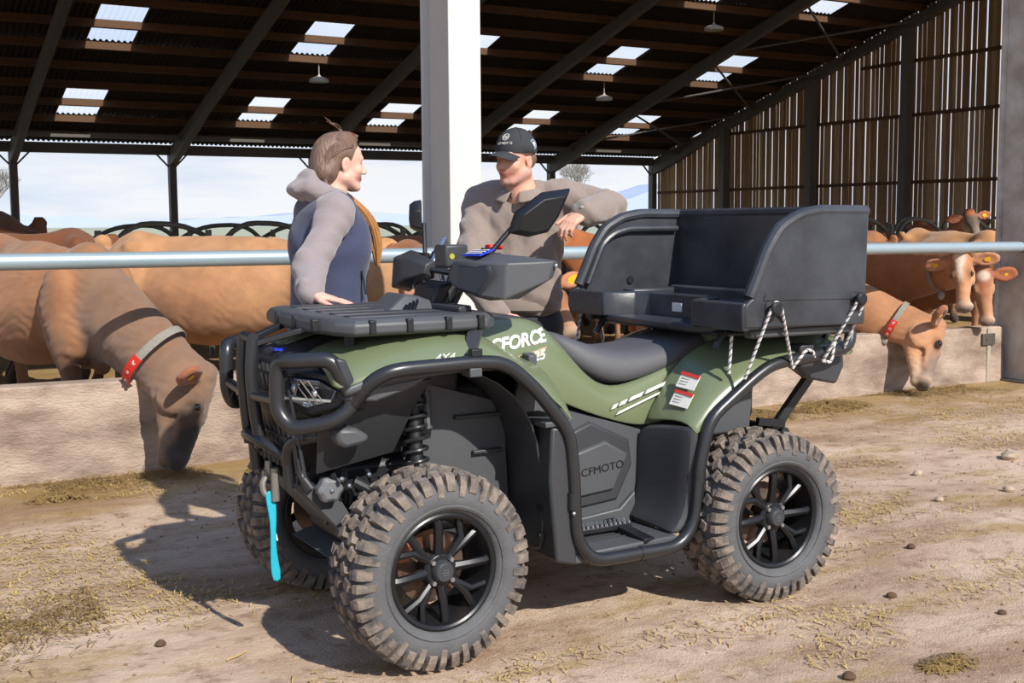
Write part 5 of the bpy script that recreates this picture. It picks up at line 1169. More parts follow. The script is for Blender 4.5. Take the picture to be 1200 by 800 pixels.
herd(pr_r, 10.8, 10.3, 97, 'orange cow behind the rail, just right of the box', sc=1.0)
herd(pr_p, 11.9, 10.6, -100, 'pale cow with a cream back behind the rail, middle of the right-hand group', sc=1.02)
herd(pr_t, 12.35, 11.9, 92, 'tan cow with a bony back behind the rail, left of the grey-faced cow', sc=1.0)
herd(pr_r, 17.0, 13.3, 178, 'reddish cow beyond the grey-faced cow, under the boarded wall', sc=1.0)
herd(pr_t, 15.0, 12.0, -98, 'tan cow at the right column, its back below the grey-faced cow', sc=1.0)
# ================================================================ PEOPLE
M_skin = mat('skin', '#fff', .55, attr='Col', nscale=25, namt=.10, spec=.35, bump=.04, bscale=300)
def body_frame(c, f, up=(0, 0, 1)):
    f = unit(f); up = np.array(up, float); r = unit(np.cross(f, up)); u_ = np.cross(r, f); c = np.array(c, float)
    return (lambda x, y, z: c+r*x+f*y+u_*z), np.stack([r, f, u_], 1)
def head_prims(c, f, skin_, lip, fem=False, up=(0, 0, 1), beard=None):
    T, M = body_frame(c, f, up); w_ = .93 if fem else 1.0; P_ = []
    def e(x, y, z, r, k=.015, col=skin_, sub=False): P_.append(ell(T(x*w_, y, z), tuple(np.array(r)*(w_ if not sub else 1)), k, col, M=M, sub=sub))
    def cn(p, q, r1, r2, k=.012, col=skin_): P_.append(cone(T(p[0]*w_, p[1], p[2]), T(q[0]*w_, q[1], q[2]), r1, r2, k, col))
    e(0, -.012, .038, (.076, .096, .084)); e(0, .030, -.015, (.060, .062, .082), .02); e(0, .02, .04, (.066, .070, .06), .02)
    for s in (-1, 1):
        cn((s*.054, -.005, -.058), (s*.022, .056, -.096), .026, .021, .02, beard or skin_); e(s*.036, .058, -.028, (.026, .022, .024), .015)
        e(s*.075, -.010, -.010, (.009, .020, .032), .006); e(s*.082, -.006, -.006, (.004, .010, .018), .004, '#c98e7c', True)
    e(0, .056, -.052, (.038, .030, .038), .02); e(0, .070, -.100, (.020, .018, .016), .014, beard or skin_)
    cn((-.034, .076, .022), (.034, .076, .022), .0125, .0125, .012)
    cn((0, .084, .008), (0, .108, -.032), .008, .0115, .010); 
    for s in (-1, 1): e(s*.0115, .098, -.036, (.0085, .010, .008), .006, '#d99a88' if not fem else skin_); e(s*.031, .092, .003, (.015, .013, .008), .010, '#c08c78', True)
    e(0, .083, -.060, (.020, .009, .0050), .008, lip); e(0, .081, -.0695, (.017, .009, .0060), .008, lip); e(0, .094, -.0648, (.018, .007, .0010), .002, '#a5665a', True)
    cn((0, -.028, -.06), (0, -.045, -.20), .050 if fem else .060, .052 if fem else .064, .03)
    P_ += [paint(T(0, .09, -.0645), (.021*w_, .02, .0075), lip, M, 5), paint(T(0, .095, -.0648), (.020*w_, .02, .0012), '#7a4138', M, 9)]
    if beard: P_.append(paint(T(0, .04, -.085), (.05, .05, .03), beard, M, .8))
    P_[-1]['soft'] = .003; P_[-2]['soft'] = .002
    return P_, T, M
def face_parts(person, T, M, fem, brow):
    w_ = .93 if fem else 1.0
    for s in (-1, 1):
        e_ = MB().ball(T(s*.030*w_, .0685, .002), .0118, 14).build('eye', mat('eye_white', '#a89f9a', .15), person, smooth=True)
        MB().ball(T(s*.030*w_, .0750, .001), (.0062, .0062, .0062), 12).build('iris', mat('iris_brown', '#3a2c22', .1), e_, smooth=True)
        MB().tube([T(s*.0155*w_, .0855, .018), T(s*.030*w_, .0835, .023), T(s*.044*w_, .073, .019)], .004, 6, rad=[.003, .0042, .002]).build('eyebrow', brow, person, smooth=True)
        MB().tube([T((s*.030+.0135*math.cos(t))*w_, .0790-.005*abs(math.cos(t)), .003+.0065*math.sin(t)) for t in [math.pi*i/8 for i in range(9)]], .0022, 6).build('eyelid', mat('lid', '#a97462', .6), person, smooth=True)
def hand_prims(wr, d, pn, th, curls, col, sc=1.0, spread=.5, tipcol=None):
    """wr wrist point, d direction of the metacarpals, pn back-of-hand normal, th +1/-1 thumb side; curls per finger (radians, three joints)."""
    d = unit(d); pn = unit(np.array(pn, float)-d*(np.array(pn, float) @ d)); s_ = np.cross(pn, d)*th; wr = np.array(wr, float); P_ = []
    P_.append(cone(wr-d*.02, wr+d*.03*sc, .026*sc, .030*sc, .012, col, flat=.72, n=pn))
    for i, off_ in enumerate((.028, .010, -.009, -.027)): P_.append(cone(wr+d*.02*sc+s_*off_*.6*sc, wr+d*.088*sc*(1, 1.03, 1.0, .94)[i]+s_*off_*sc, .014*sc, .0105*sc, .010, col))
    P_.append(ell(wr+d*.05*sc, (.036*sc, .045*sc, .014*sc), .01, col, M=np.stack([s_, d, pn], 1)))
    for i, off_ in enumerate((.028, .010, -.009, -.027)):
        L_ = np.array((.042, .026, .020))*(.95, 1.05, 1.0, .80)[i]*sc; p = wr+d*.088*sc*(1, 1.03, 1.0, .94)[i]+s_*off_*sc; ang = 0; q = unit(d+s_*off_*spread*6)
        sp_ = off_*spread*2.5
        for j in range(3):
            ang += curls[i][j]; dd = unit(d*math.cos(ang)+s_*sp_-pn*math.sin(ang)); q = p+dd*L_[j]; P_.append(cone(p, q, (.0098, .0090, .0082)[j]*sc, (.0090, .0082, .0072)[j]*sc, .003, (tipcol or col) if j == 2 else col)); p = q
    tb = wr+d*.022*sc+s_*.026*sc; t1 = tb+unit(s_*.8+d*.75-pn*.25)*.042*sc; t2 = t1+unit(s_*.35+d*.95-pn*.2)*.034*sc; t3 = t2+unit(s_*.15+d*1.0-pn*.15)*.026*sc
    P_ += [cone(tb, t1, .016*sc, .0125*sc, .012, col), cone(t1, t2, .0120*sc, .0105*sc, .004, col), cone(t2, t3, .0105*sc, .0085*sc, .003, tipcol or col)]
    return P_
def legs(hipc, f, r, col=None, hz=.98, foot=True, rad=1.0):
    P_ = []; f = unit(f); r = unit(r); h_ = np.array([hipc[0], hipc[1], 0.])
    for s in (-1, 1):
        a = h_+r*s*.095+[0, 0, hz-.06]; k_ = h_+r*s*.11+f*.02+[0, 0, .50]; an = h_+r*s*.11-f*.01+[0, 0, .09]
        P_ += [cone(a, k_, .095*rad, .062*rad, .04, col), cone(k_, an, .062*rad, .045*rad, .03, col)]
        if foot: P_ += [cone(an-[0, 0, .04], an+f*.15-[0, 0, .055], .045, .036, .03, col)]
    return P_
# ---------------------------------------------------------------- man
SK, LP, TP = '#d8a48c', '#c07a6c', '#dc9c88'
man = empty('person', (2.80, 4.86, 0), 'person in a black cap and taupe sweatshirt, leaning an elbow on the cargo box', 'person')
mf = unit((-.80, -.62, 0)); hf = unit((-.93, -.37, -.04)); hc = np.array((2.775, 4.845, 1.708))
hp, hT, hM = head_prims(hc, hf, SK, LP, beard='#c09384')
TT, TM = body_frame((2.845, 4.93, .05), mf)       # torso frame: x to his right, y forwards
r_hand = np.array((2.47, 4.72, 1.0)); shR, shL = TT(.20, -.01, 1.47), TT(-.20, -.01, 1.49)
elR = np.array((2.525, 4.84, 1.20)); wrR = np.array((2.56, 4.64, 1.02))
elL = np.array((3.19, 4.66, 1.490)); wrL = np.array((2.935, 4.50, 1.462))
arms = lambda g, col, e=0: [cone(shR, elR, .060+g, .046+g, .03, col), cone(elR, wrR, .044+g, .032+g, .02, col), cone(shL, elL, .060+g, .048+g, .03, col), cone(elL, wrL, .046+g, .034+g, .02, col)]
bodyp = hp + [cone(TT(-.14, -.02, 1.46), TT(.14, -.02, 1.46), .07, .07, .05, SK), ell(TT(0, 0, 1.28), (.175, .115, .24), .06, SK, M=TM), ell(TT(0, 0, 1.02), (.165, .12, .14), .06, SK, M=TM), cone(TT(0, -.02, 1.50), hT(0, -.04, -.15), .07, .056, .04, SK)] + arms(0, SK) + legs(TT(0, 0, 0), mf, TM[:, 0], SK)
cl = [(.45, .55, .45), (.40, .6, .5), (.42, .65, .5), (.5, .7, .5)]
bodyp += hand_prims(wrL+unit(wrL-elL)*.02, unit((-.78, -.12, -.42)), (-.3, -.35, .9), -1, cl, SK, .98, .3, TP) + hand_prims(wrR+unit(wrR-elR)*.02, (.25, -.75, -.25), (-.3, -.2, .9), 1, [(.3, .4, .3)]*4, SK, .98, .3, TP)
skin_obj('body', skin(bodyp, .0055, base=SK, csig=.005), M_skin, man)
face_parts(man, hT, hM, False, mat('brow_grey', '#8b6f60', .8))
M_sweat = mat('taupe_sweatshirt', '#88786d', .9, nscale=50, namt=.18, bump=.12, bscale=400, sheen=.3)
sw = [cone(TT(-.15, -.015, 1.475), TT(.15, -.015, 1.475), .088, .088, .05), ell(TT(0, .01, 1.30), (.225, .155, .23), .08, M=TM), ell(TT(0, .03, 1.13), (.205, .165, .17), .08, M=TM), cone(TT(-.08, .02, 1.02), TT(.08, .02, 1.02), .135, .135, .05)] + arms(.024, None)
sw += [cone(TT(0, -.025, 1.47), TT(0, -.01, 1.505), .090, .078, .03)]
for (p, q, r) in ((elL+[-.02, -.03, .05], elL+[-.10, -.10, .02], .024), (elL+[-.08, -.06, .06], elL+[-.16, -.12, .0], .020), (shL+[.06, -.06, .03], shL+[.10, -.10, -.06], .020), (TT(.10, .15, 1.30), TT(-.10, .13, 1.36), .014), (TT(-.14, .10, 1.44), TT(-.08, .15, 1.22), .016), (TT(.12, .12, 1.42), TT(.10, .16, 1.2), .014), (TT(.17, .05, 1.40), TT(.15, .12, 1.1), .018)): sw.append(cone(p, q, r, r*.6, .03))
d_ = skin(sw, .008, clip=[(2, 1, .985)]); d_ = folds(.0065, 27, 3, (0, 0, 1))(d_)
sweat = skin_obj('sweatshirt', d_, M_sweat, man)
# ribbed hem, cuffs and turned-down collar
def ringtube(c, ax, r1, r2, ref, rad, n=28, arc=(0, 360)):
    ax = unit(ax); e1 = unit(np.array(ref, float)-ax*(np.array(ref, float) @ ax)); e2 = np.cross(ax, e1)
    return [tuple(np.array(c)+e1*math.cos(R_(arc[0]+(arc[1]-arc[0])*i/n))*r1+e2*math.sin(R_(arc[0]+(arc[1]-arc[0])*i/n))*r2) for i in range(n+(0 if arc[1]-arc[0] >= 360 else 1))]
for (w0, e0) in ((wrL, elL), (wrR, elR)):
    ax = unit(w0-e0); b = MB()
    b.tube([w0-ax*.03, w0-ax*.025, w0+ax*.006], .048, 18, rad=[.052, .047, .041]); b.build('cuff', M_sweat, sweat, smooth=True)
b = MB(); rg = []
for (z, r1, r2) in ((.955, .200, .150), (.965, .210, .160), (1.0, .212, .162), (1.02, .200, .152)): rg.append([tuple(TT(0, .02, z)+TM[:, 0]*math.cos(t)*r1+TM[:, 1]*math.sin(t)*r2) for t in [2*math.pi*i/40 for i in range(40)]])
b.loft(rg, caps=False); b.build('hem', M_sweat, sweat, smooth=True)
co = MB(); rg = []; NT, NM = body_frame(hT(0, -.040, -.145), mf)
for rad_, dz in ((.066, -.03), (.071, .016), (.092, .004), (.122, -.040)):
    rr = []
    for i in range(31):
        t = R_(14+332*i/30); fr = abs(i-15)/15
        rr.append(tuple(NT(-math.sin(t)*rad_*1.04, math.cos(t)*rad_, dz+.014*(1-fr)-(.020*fr**4 if rad_ > .08 else .008*fr**2))))
    rg.append(rr)
co.loft(rg, closed=False); co.build('collar', M_sweat, sweat, smooth=True, solid=.006, sub=1, angle=80)
M_trs = mat('charcoal_trousers', '#3d3b3e', .85, nscale=30, namt=.2, bump=.1, bscale=200)
tr = [ell(TT(0, 0, .93), (.195, .14, .13), .05, M=TM)] + legs(TT(0, 0, 0), mf, TM[:, 0], rad=1.22, foot=False)
d_ = folds(.005, 24, 8)(skin(tr, .012, clip=[(2, 1, .07)])); skin_obj('trousers', d_, M_trs, man)
M_boot = mat('work_boot', '#3a2c22', .7, nscale=20)
def boots(person, hc_, f, r):
    for s in (-1, 1):
        a = np.array([hc_[0], hc_[1], 0.])+unit(r)*s*.11; f = unit(f)
        skin_obj('boot', skin([cone(a+[0, 0, .18]-f*.01, a+[0, 0, .07]-f*.01, .058, .056, .03), cone(a+[0, 0, .050]-f*.02, a+f*.17+[0, 0, .042], .052, .044, .03)], .01, clip=[(2, 1, .002)]), M_boot, person)
boots(man, TT(0, 0, 0), mf, TM[:, 0])
# watch
ax = unit(wrL-elL); wc = wrL+ax*.036
wt = MB(); wt.tube([wc-ax*.010, wc+ax*.010], .036, 20); wt = wt.build('watch', mat('watch_strap', '#5c5a5c', .5), man, smooth=True)
MB().ball(tuple(wc+np.array((-.12, -.5, .85))*.033), (.016, .016, .008), 14).build('watch_face', mat('watch_face', '#c8ccd0', .2, metal=.5), wt, smooth=True)
# cap
M_cap = mat('cap_cloth', '#313236', .85, nscale=60, namt=.2, bump=.1, bscale=400)
cp = [ell(hT(0, -.012, .050), (.088, .108, .098), .02, M=hM), cone(hT(-.07, .0, .05), hT(.07, .0, .05), .032, .032, .02)]
V_, Q_, _c = skin(cp, .006); 
Vl = (V_-np.array(hc)) @ hM; keep = Vl[:, 2] > .030+.0*Vl[:, 1]-.10*Vl[:, 1]*0
Vl[:, 2] = np.maximum(Vl[:, 2], .030+.12*(Vl[:, 1])*0); kq = ~np.all(~keep[Q_], axis=1)
uq = np.unique(Q_[kq]); mp2 = -np.ones(len(V_), int); mp2[uq] = np.arange(len(uq))
cap = skin_obj('cap', ((Vl @ hM.T+hc)[uq], mp2[Q_[kq]], None), M_cap, man)
bm_ = MB(); rg = []
for j in range(8):
    t = j/7; row = []
    for i in range(15):
        s = -1+2*i/14; x = s*.076*(1-.10*t); y0_ = .098*math.sqrt(max(0, 1-(s*.83)**2))-.004; y = y0_+t*(.082*math.sqrt(max(0, 1-.75*s*s))); z = .036-.030*(abs(s)**2)-.016*t*t+.004*(1-t)
        row.append(tuple(hT(x, y, z)))
    rg.append(row)
bm_.loft(rg, closed=False); bm_.build('cap_brim', M_cap, cap, smooth=True, solid=.004, sub=1, angle=80)
MB().ball(hT(0, -.012, .148), (.007, .007, .004), 10).build('cap_button', M_cap, cap, smooth=True)
for k in range(3):
    a_ = k*math.pi/3+math.pi/6; pts = []
    for i in range(17):
        t = -math.pi*.38+math.pi*.76*i/16; pts.append(tuple(hT(.0885*math.sin(t)*math.cos(a_), -.012+.1085*math.sin(t)*math.sin(a_), .050+.0985*math.cos(t))))
    MB().tube(pts, .0013, 5).build('cap_seam', mat('seam', '#1f2023', .9), cap)
def onfront(x, z): # point on the cap dome front
    xx = x/.0885; zz = (z-.050)/.0985; y = math.sqrt(max(0, 1-xx*xx-zz*zz))*.1085-.012; return hT(x, y+.0022, z)
def decal(name, s, size, x, z, ang=0):
    # lay letters one by one over the curved crown
    n = len(s)
    for i, ch in enumerate(s):
        xx = x-(i-(n-1)/2)*size*.88*-1*-1 if False else x+(-(i-(n-1)/2))*-size*.88
        p = onfront(-xx, z); 
        p2 = onfront(-xx-.001, z); X = unit(p2-p); pz = onfront(-xx, z+.001); Y = unit(pz-p)
        words('cap_lettering', ch, size, tuple(np.array(p)-X*size*.36), X, Y, M_white, cap, .0006, bold=.0005)
try:
    # the subject's right is on the viewer's left: text runs from x=+ to x=-
    def cap_text(s, size, x0, z):
        for i, ch in enumerate(s):
            x = x0-(i-(len(s)-1)/2)*size*.80; p = np.array(onfront(x, z)); X = unit(np.array(onfront(x-.002, z))-p); Y = unit(np.array(onfront(x, z+.002))-p)
            words('cap_lettering', ch, size, tuple(p-X*size*.36), X, Y, M_white, cap, .0006)
    cap_text('CFMOTO', .0155, -.012, .071)
except Exception as ex: print('captext', ex)
def ring_on(name, xc, zc, r, th, m, fill=False, side=False):
    pts = []
    for i in range(24):
        a_ = 2*math.pi*i/24
        if not side: pts.append(tuple(onfront(xc+r*math.cos(a_), zc+r*math.sin(a_))))
        else:
            y_, z_ = xc+r*math.cos(a_), zc+r*math.sin(a_); yy = (y_+.012)/.1085; zz = (z_-.050)/.0985; pts.append(tuple(hT(-(math.sqrt(max(0, 1-yy*yy-zz*zz))*.0885+.003), y_, z_)))
    b = MB()
    if fill: c0 = sum((Vector(p) for p in pts), Vector())/24; b.add([c0]+pts, [(0, i+1, (i+1) % 24+1) for i in range(24)]); return b.build(name, m, cap, solid=.0015)
    b.tube(pts, th, 5, closed=True); return b.build(name, m, cap)
ring_on('cap_emblem', -.012, .105, .014, .0016, M_white)
for z_ in (.100, .105, .110): MB().tube([onfront(-.012-.008, z_), onfront(-.012, z_-.002), onfront(-.012+.008, z_)], .0016, 5).build('emblem_bar', M_white, cap)
# round badge on the side of the cap nearest the camera (the subject's left)
M_bl = mat('badge_pale_blue', '#8fa6cc', .5)
for nm, r, m_, f_ in (('badge_ring', .022, M_bl, False), ('badge_disc', .011, M_white, True)): ring_on(nm, -.03, .070, r, .0022, m_, f_, True)
for k in range(10):
    a_ = 2*math.pi*k/10; y_, z_ = -.03+.0165*math.cos(a_), .070+.0165*math.sin(a_); yy = (y_+.012)/.1085; zz = (z_-.050)/.0985
    MB().ball(hT(-(math.sqrt(1-yy*yy-zz*zz)*.0885+.002), y_, z_), .0022, 6).build('badge_mark', M_white, cap)
# short hair below the cap
hr = [ell(hT(0, -.035, .005), (.078, .080, .060), .02, M=hM)]
V_, Q_, _c = skin(hr, .006); skin_obj('hair', (V_, Q_, None), mat('short_hair', '#7b6254', .9, nscale=120, namt=.5, bump=.4, bscale=500), man)
# ---------------------------------------------------------------- woman
SKW, LPW = '#dfb09c', '#c4807a'
wom = empty('person', (1.82, 4.80, 0), 'person with a brown ponytail in a navy gilet over a grey hooded top', 'person')
wf = unit((.97, -.05, 0)); whf = unit((.985, .03, -.02)); wc_ = np.array((1.900, 4.80, 1.674))
hp, wT, wM = head_prims(wc_, whf, SKW, LPW, fem=True)
TT, TM = body_frame((1.835, 4.82, .015), wf)     # x to her right (towards the camera)
shR, shL = TT(.165, -.005, 1.455), TT(-.165, -.005, 1.455)
elR = np.array((1.655, 4.54, 1.245)); wrR = np.array((1.590, 4.36, 1.150)); elL = TT(-.23, .02, 1.18); wrL = TT(-.20, .16, 1.02)
arms = lambda g, col=None: [cone(shR, elR, .050+g, .042+g, .03, col), cone(elR, wrR, .040+g, .028+g, .02, col), cone(shL, elL, .050+g, .042+g, .03, col), cone(elL, wrL, .040+g, .028+g, .02, col)]
bodyp = hp + [cone(TT(-.12, -.02, 1.44), TT(.12, -.02, 1.44), .06, .06, .05, SKW), ell(TT(0, 0, 1.28), (.15, .10, .22), .06, SKW, M=TM), ell(TT(0, 0, 1.0), (.165, .12, .13), .06, SKW, M=TM), cone(TT(0, -.02, 1.47), wT(0, -.04, -.15), .055, .048, .04, SKW)] + arms(0, SKW) + legs(TT(0, 0, 0), wf, TM[:, 0], SKW, hz=.95)
bodyp += hand_prims(wrR+np.array((.008, -.012, -.004)), (.70, -.55, -.14), (0, 0, 1), -1, [(.06, .12, .1), (.05, .1, .08), (.05, .1, .08), (.08, .1, .08)], SKW, .92, .9, '#e0a090') + hand_prims(wrL+unit(wrL-elL)*.02, (.5, .1, -.6), (.3, .9, 0), -1, [(.3, .4, .3)]*4, SKW, .92, .3)
skin_obj('body', skin(bodyp, .0055, base=SKW, csig=.005), M_skin, wom)
face_parts(wom, wT, wM, True, mat('brow_brown', '#6f5142', .8))
M_hood = mat('grey_hoodie', '#8c8080', .92, nscale=50, namt=.15, bump=.12, bscale=400, sheen=.3)
hd_ = [cone(TT(-.12, -.01, 1.45), TT(.12, -.01, 1.45), .078, .078, .05), ell(TT(0, .0, 1.28), (.17, .12, .22), .06, M=TM)] + arms(.024)
for (p, q, r) in ((elR+[-.03, -.02, .04], elR+[.03, -.035, .01], .026), (elR+[-.04, -.01, .0], elR+[.02, -.04, -.03], .022), (wrR+[-.03, 0, .05], wrR+[.03, -.01, .04], .018)): hd_.append(cone(p, q, r, r*.7, .025))
d_ = folds(.0050, 30, 5)(skin(hd_, .0075, clip=[(2, 1, 1.10)])); hood = skin_obj('hooded_top', d_, M_hood, wom)
ax = unit(wrR-elR); MB().tube([wrR-ax*.05, wrR-ax*.03, wrR+ax*.004], .04, 18, rad=[.052, .046, .037]).build('cuff', M_hood, hood, smooth=True)
ax = unit(wrL-elL); MB().tube([wrL-ax*.05, wrL-ax*.03, wrL+ax*.004], .04, 18, rad=[.052, .046, .037]).build('cuff', M_hood, hood, smooth=True)
hh = [cone(TT(-.09, -.035, 1.525), TT(.09, -.035, 1.525), .045, .045, .04), cone(TT(-.075, -.085, 1.555), TT(.075, -.085, 1.555), .045, .045, .04), cone(TT(.085, -.05, 1.54), TT(.080, .04, 1.525), .034, .026, .03), cone(TT(-.085, -.05, 1.54), TT(-.080, .04, 1.525), .034, .026, .03), cone(TT(-.05, -.075, 1.605), TT(.05, -.075, 1.605), .030, .030, .03), cone(TT(-.04, -.125, 1.55), TT(.04, -.125, 1.55), .028, .028, .03)]
hh += [ell(TT(0, .03, 1.62), (.062, .085, .075), .02, M=TM, sub=True)]
d_ = folds(.004, 38, 9)(skin(hh, .007)); skin_obj('hood', d_, M_hood, wom)
M_navy = mat('navy_gilet', '#333a58', .75, nscale=60, namt=.15, bump=.08, bscale=300, sheen=.2)
gv = [cone(TT(-.130, -.005, 1.45), TT(.130, -.005, 1.45), .090, .090, .05), ell(TT(0, .015, 1.31), (.188, .178, .20), .07, M=TM), ell(TT(0, .005, 1.12), (.170, .160, .16), .07, M=TM), ell(TT(0, -.0, .98), (.195, .175, .13), .07, M=TM), cone(TT(0, .0, 1.48), TT(0, .03, 1.530), .080, .066, .03)]
for s in (-1, 1): gv += [ell(TT(s*.262, -.0, 1.36), (.068, .092, .15), .015, M=TM, sub=True)]
gv += [ell(TT(0, -.01, 1.60), (.058, .068, .10), .01, M=TM, sub=True)]
d_ = folds(.0035, 26, 12)(skin(gv, .0075, clip=[(2, 1, .90)])); gil = skin_obj('gilet', d_, M_navy, wom)
M_trim = mat('dark_trim', '#22242e', .7)
# armhole binding and front zip
for s in (-1,):
    pass
pts = [tuple(TT(.192+.0*abs(math.cos(t)), -.005+.088*math.cos(t), 1.375+.135*math.sin(t))) for t in [2*math.pi*i/30 for i in range(30)]]
zp = []
for i in range(18):
    z = .93+(1.52-.93)*i/17; y = .012+.182*math.sqrt(max(.02, 1-((z-1.31)/.24)**2)) if z > 1.2 else (.168+.02*max(0, (1.02-z)/.1))
    zp.append(tuple(TT(0, y+.004 if z < 1.45 else .075+(1.52-z)*.4, z)))
MB().tube(zp, .004, 6, smooth=.02).build('zip', M_trim, gil, smooth=True)
MB().tube([TT(.155, .100, 1.21), TT(.160, .115, 1.11)], .005, 6).build('pocket_zip', M_trim, gil)
MB().tube([TT(.130, .135, 1.36), TT(.150, .105, 1.25), TT(.143, .10, 1.12), TT(.155, .10, 1.0)], .002, 5, smooth=.05).build('seam', M_trim, gil)
b = MB(); nc_ = np.array(wT(0, -.040, -.155)); rg = []
for dz, rr in ((-.055, .082), (-.01, .076), (.030, .074), (.036, .070)): rg.append([tuple(nc_+wM[:, 0]*math.sin(t)*rr*1.02+wM[:, 1]*math.cos(t)*rr+np.array((0, 0, dz-.022*math.cos(t)))) for t in [R_(12+336*i/36) for i in range(37)]])
b.loft(rg, closed=False); b.build('stand_collar', M_navy, gil, smooth=True, solid=.006, angle=80)
M_jean = mat('dark_jeans', '#2c3144', .85, nscale=30, namt=.2)
tr = [ell(TT(0, 0, .93), (.180, .13, .13), .05, M=TM)] + legs(TT(0, 0, 0), wf, TM[:, 0], hz=.95, rad=1.12, foot=False)
skin_obj('trousers', skin(tr, .012, clip=[(2, 1, .07)]), M_jean, wom)
boots(wom, TT(0, 0, 0), wf, TM[:, 0])
# hair: shell over the skull plus many locks swept back and a long ponytail over the far shoulder
M_hair = mat('brown_hair', '#7f6556', .5, nscale=45, namt=.75, spec=.5, stretch=(1, 1, .18), bump=.4, bscale=110); M_hair2 = mat('sunlit_auburn_hair', '#b07a44', .55, nscale=60, namt=.45)  # ponytail is the same brown hair with golden sunlight put into its colour
hs = [ell(wT(0, -.022, .045), (.078, .102, .088), .02, M=wM), ell(wT(0, -.075, -.01), (.062, .062, .090), .03, M=wM), cone(wT(-.04, -.085, -.04), wT(.04, -.085, -.04), .045, .045, .03), ell(wT(0, .082, -.045), (.075, .060, .095), .012, M=wM, sub=True), ell(wT(0, .115, .02), (.07, .052, .055), .012, M=wM, sub=True)]
for s in (-1, 1): hs += [ell(wT(s*.08, -.004, -.012), (.022, .024, .040), .006, M=wM, sub=True)]
d_ = skin(hs, .0055); hair = skin_obj('hair', d_, M_hair, wom)
rn = random.Random(4); lk = MB()
for i in range(230):
    s = 1 if i % 2 else -1; a0_ = rn.uniform(.02, 1.35); sx = s*.079*math.sin(a0_); z0 = .045+.088*math.cos(a0_)
    p0 = wT(sx*.62, .070-.025*a0_+rn.uniform(-.01, .01), z0-.012); p1 = wT(sx*1.06, -.01+rn.uniform(-.02, .02), z0+.004); p2 = wT(sx*.95, -.095, z0*.55-.01*a0_+rn.uniform(-.01, .01)); p3 = wT(sx*.8+rn.uniform(-.01, .01), -.095+rn.uniform(-.015, .02), -.085+rn.uniform(-.035, .03))
    lk.tube([p0, p1*1, p2, p3], .004, 5, rad=[.002, .0055, .0055, .002], smooth=.04)
for i in range(5):
    a = rn.uniform(0, 1); p0 = wT(rn.uniform(-.02, .03), .0+.02*a, .128); lk.tube([p0, wT(rn.uniform(-.03, .04), -.01-.03*a, .150+.02*a), wT(rn.uniform(-.03, .03), -.04-.05*a, .158+.035*a)], .002, 4, rad=[.0025, .0018, .0005], smooth=.02)
lk.build('locks', M_hair, hair, smooth=True)
MB().tube([wT(.03, .045, .118), wT(.0, .03, .132), wT(-.04, .02, .122)], .008, 8, smooth=.02).build('hair_clip', mat('hair_clip', '#7d3f3c', .4), hair, smooth=True)
pt_ = MB()
for i in range(46):
    a, r = rn.uniform(0, 6.28), rn.uniform(0, .028); dx, dy = r*math.cos(a), r*math.sin(a); e = rn.uniform(-.03, .02)
    pt_.tube([wT(-.05, -.05+dy*.5, -.08), wT(-.070+dx, .045+dy, -.13), wT(-.045+dx*1.2, .140+dy*1.2, -.22), wT(-.03+dx, .175+dy*1.2, -.31+e), wT(-.02+dx*.3, .175+dy*.4, -.41+e)], .006, 5, rad=[.005, .007, .007, .005, .001], smooth=.06)
pt_.build('ponytail', M_hair2, hair, smooth=True)
# ================================================================ GROUND DETAIL
M_straw = mat('straw', '#c7ab6a', .9, nscale=3, namt=.6); M_straw2 = mat('old_straw', '#8f7443', .95, nscale=3, namt=.6); M_clod = mat('dark_clod', '#5f4832', .95, nscale=20, namt=.5, bump=.3)
M_stone = mat('yard_stone', '#b3a18a', .9, nscale=12, namt=.4, bump=.3)
def nz2(x, y, a=1.0, s=0): return MN.noise((x*a, y*a*1.8, s))
def straw(name, n, test, m, lmin, lmax, lab, hz=.0, seed=1, cat_='straw'):
    rn = random.Random(seed); vs = []; fs = []; k = 0; tries = 0
    while k < n and tries < n*12:
        tries += 1; x, y, ok = test(rn)
        if not ok: continue
        L_ = rn.uniform(lmin, lmax); a = rn.uniform(0, 6.28); w_ = rn.uniform(.0012, .0026); z = gz(x, y)+.003+rn.random()*hz*ok
        dx, dy = math.cos(a)*L_/2, math.sin(a)*L_/2; dz = rn.uniform(-.3, .3)*L_*.4; nx, ny = -math.sin(a)*w_, math.cos(a)*w_; i = len(vs)
        vs += [(x-dx-nx, y-dy-ny, max(z-dz, gz(x, y)+.001)), (x-dx+nx, y-dy+ny, max(z-dz, gz(x, y)+.001)), (x+nx, y+ny, z+w_*2), (x-nx, y-ny, z+w_*2), (x+dx+nx, y+dy+ny, max(z+dz, gz(x, y)+.001)), (x+dx-nx, y+dy-ny, max(z+dz, gz(x, y)+.001))]
        fs += [(i, i+1, i+2, i+3), (i+3, i+2, i+4, i+5)]; k += 1
    me = bpy.data.meshes.new(name); me.from_pydata(vs, [], fs); me.materials.append(m); o = bpy.data.objects.new(name, me); COL.objects.link(o); return tag(o, lab, cat_, kind='stuff')
def t_all(rn):
    x, y = rn.uniform(-3.2, 9.5), rn.uniform(2.4, 6.9); v = nz2(x, y, .8, 3)+.5*nz2(x, y, 2.5, 7); return x, y, 1 if v > .02+rn.uniform(0, .35) else 0
straw('scattered_straw', 22000, t_all, M_straw, .015, .06, 'short pale straw and chaff scattered thinly over the yard', .006, 2)
def t_band(rn):
    t = rn.random(); x = -2.6+3.4*t; y = 4.15+.42*math.sin(x*1.3)+rn.gauss(0, .16); return x, y, 1
straw('trampled_straw', 7000, t_band, M_straw2, .02, .06, 'greenish band of trampled straw in front of the quad at the left', .012, 3)
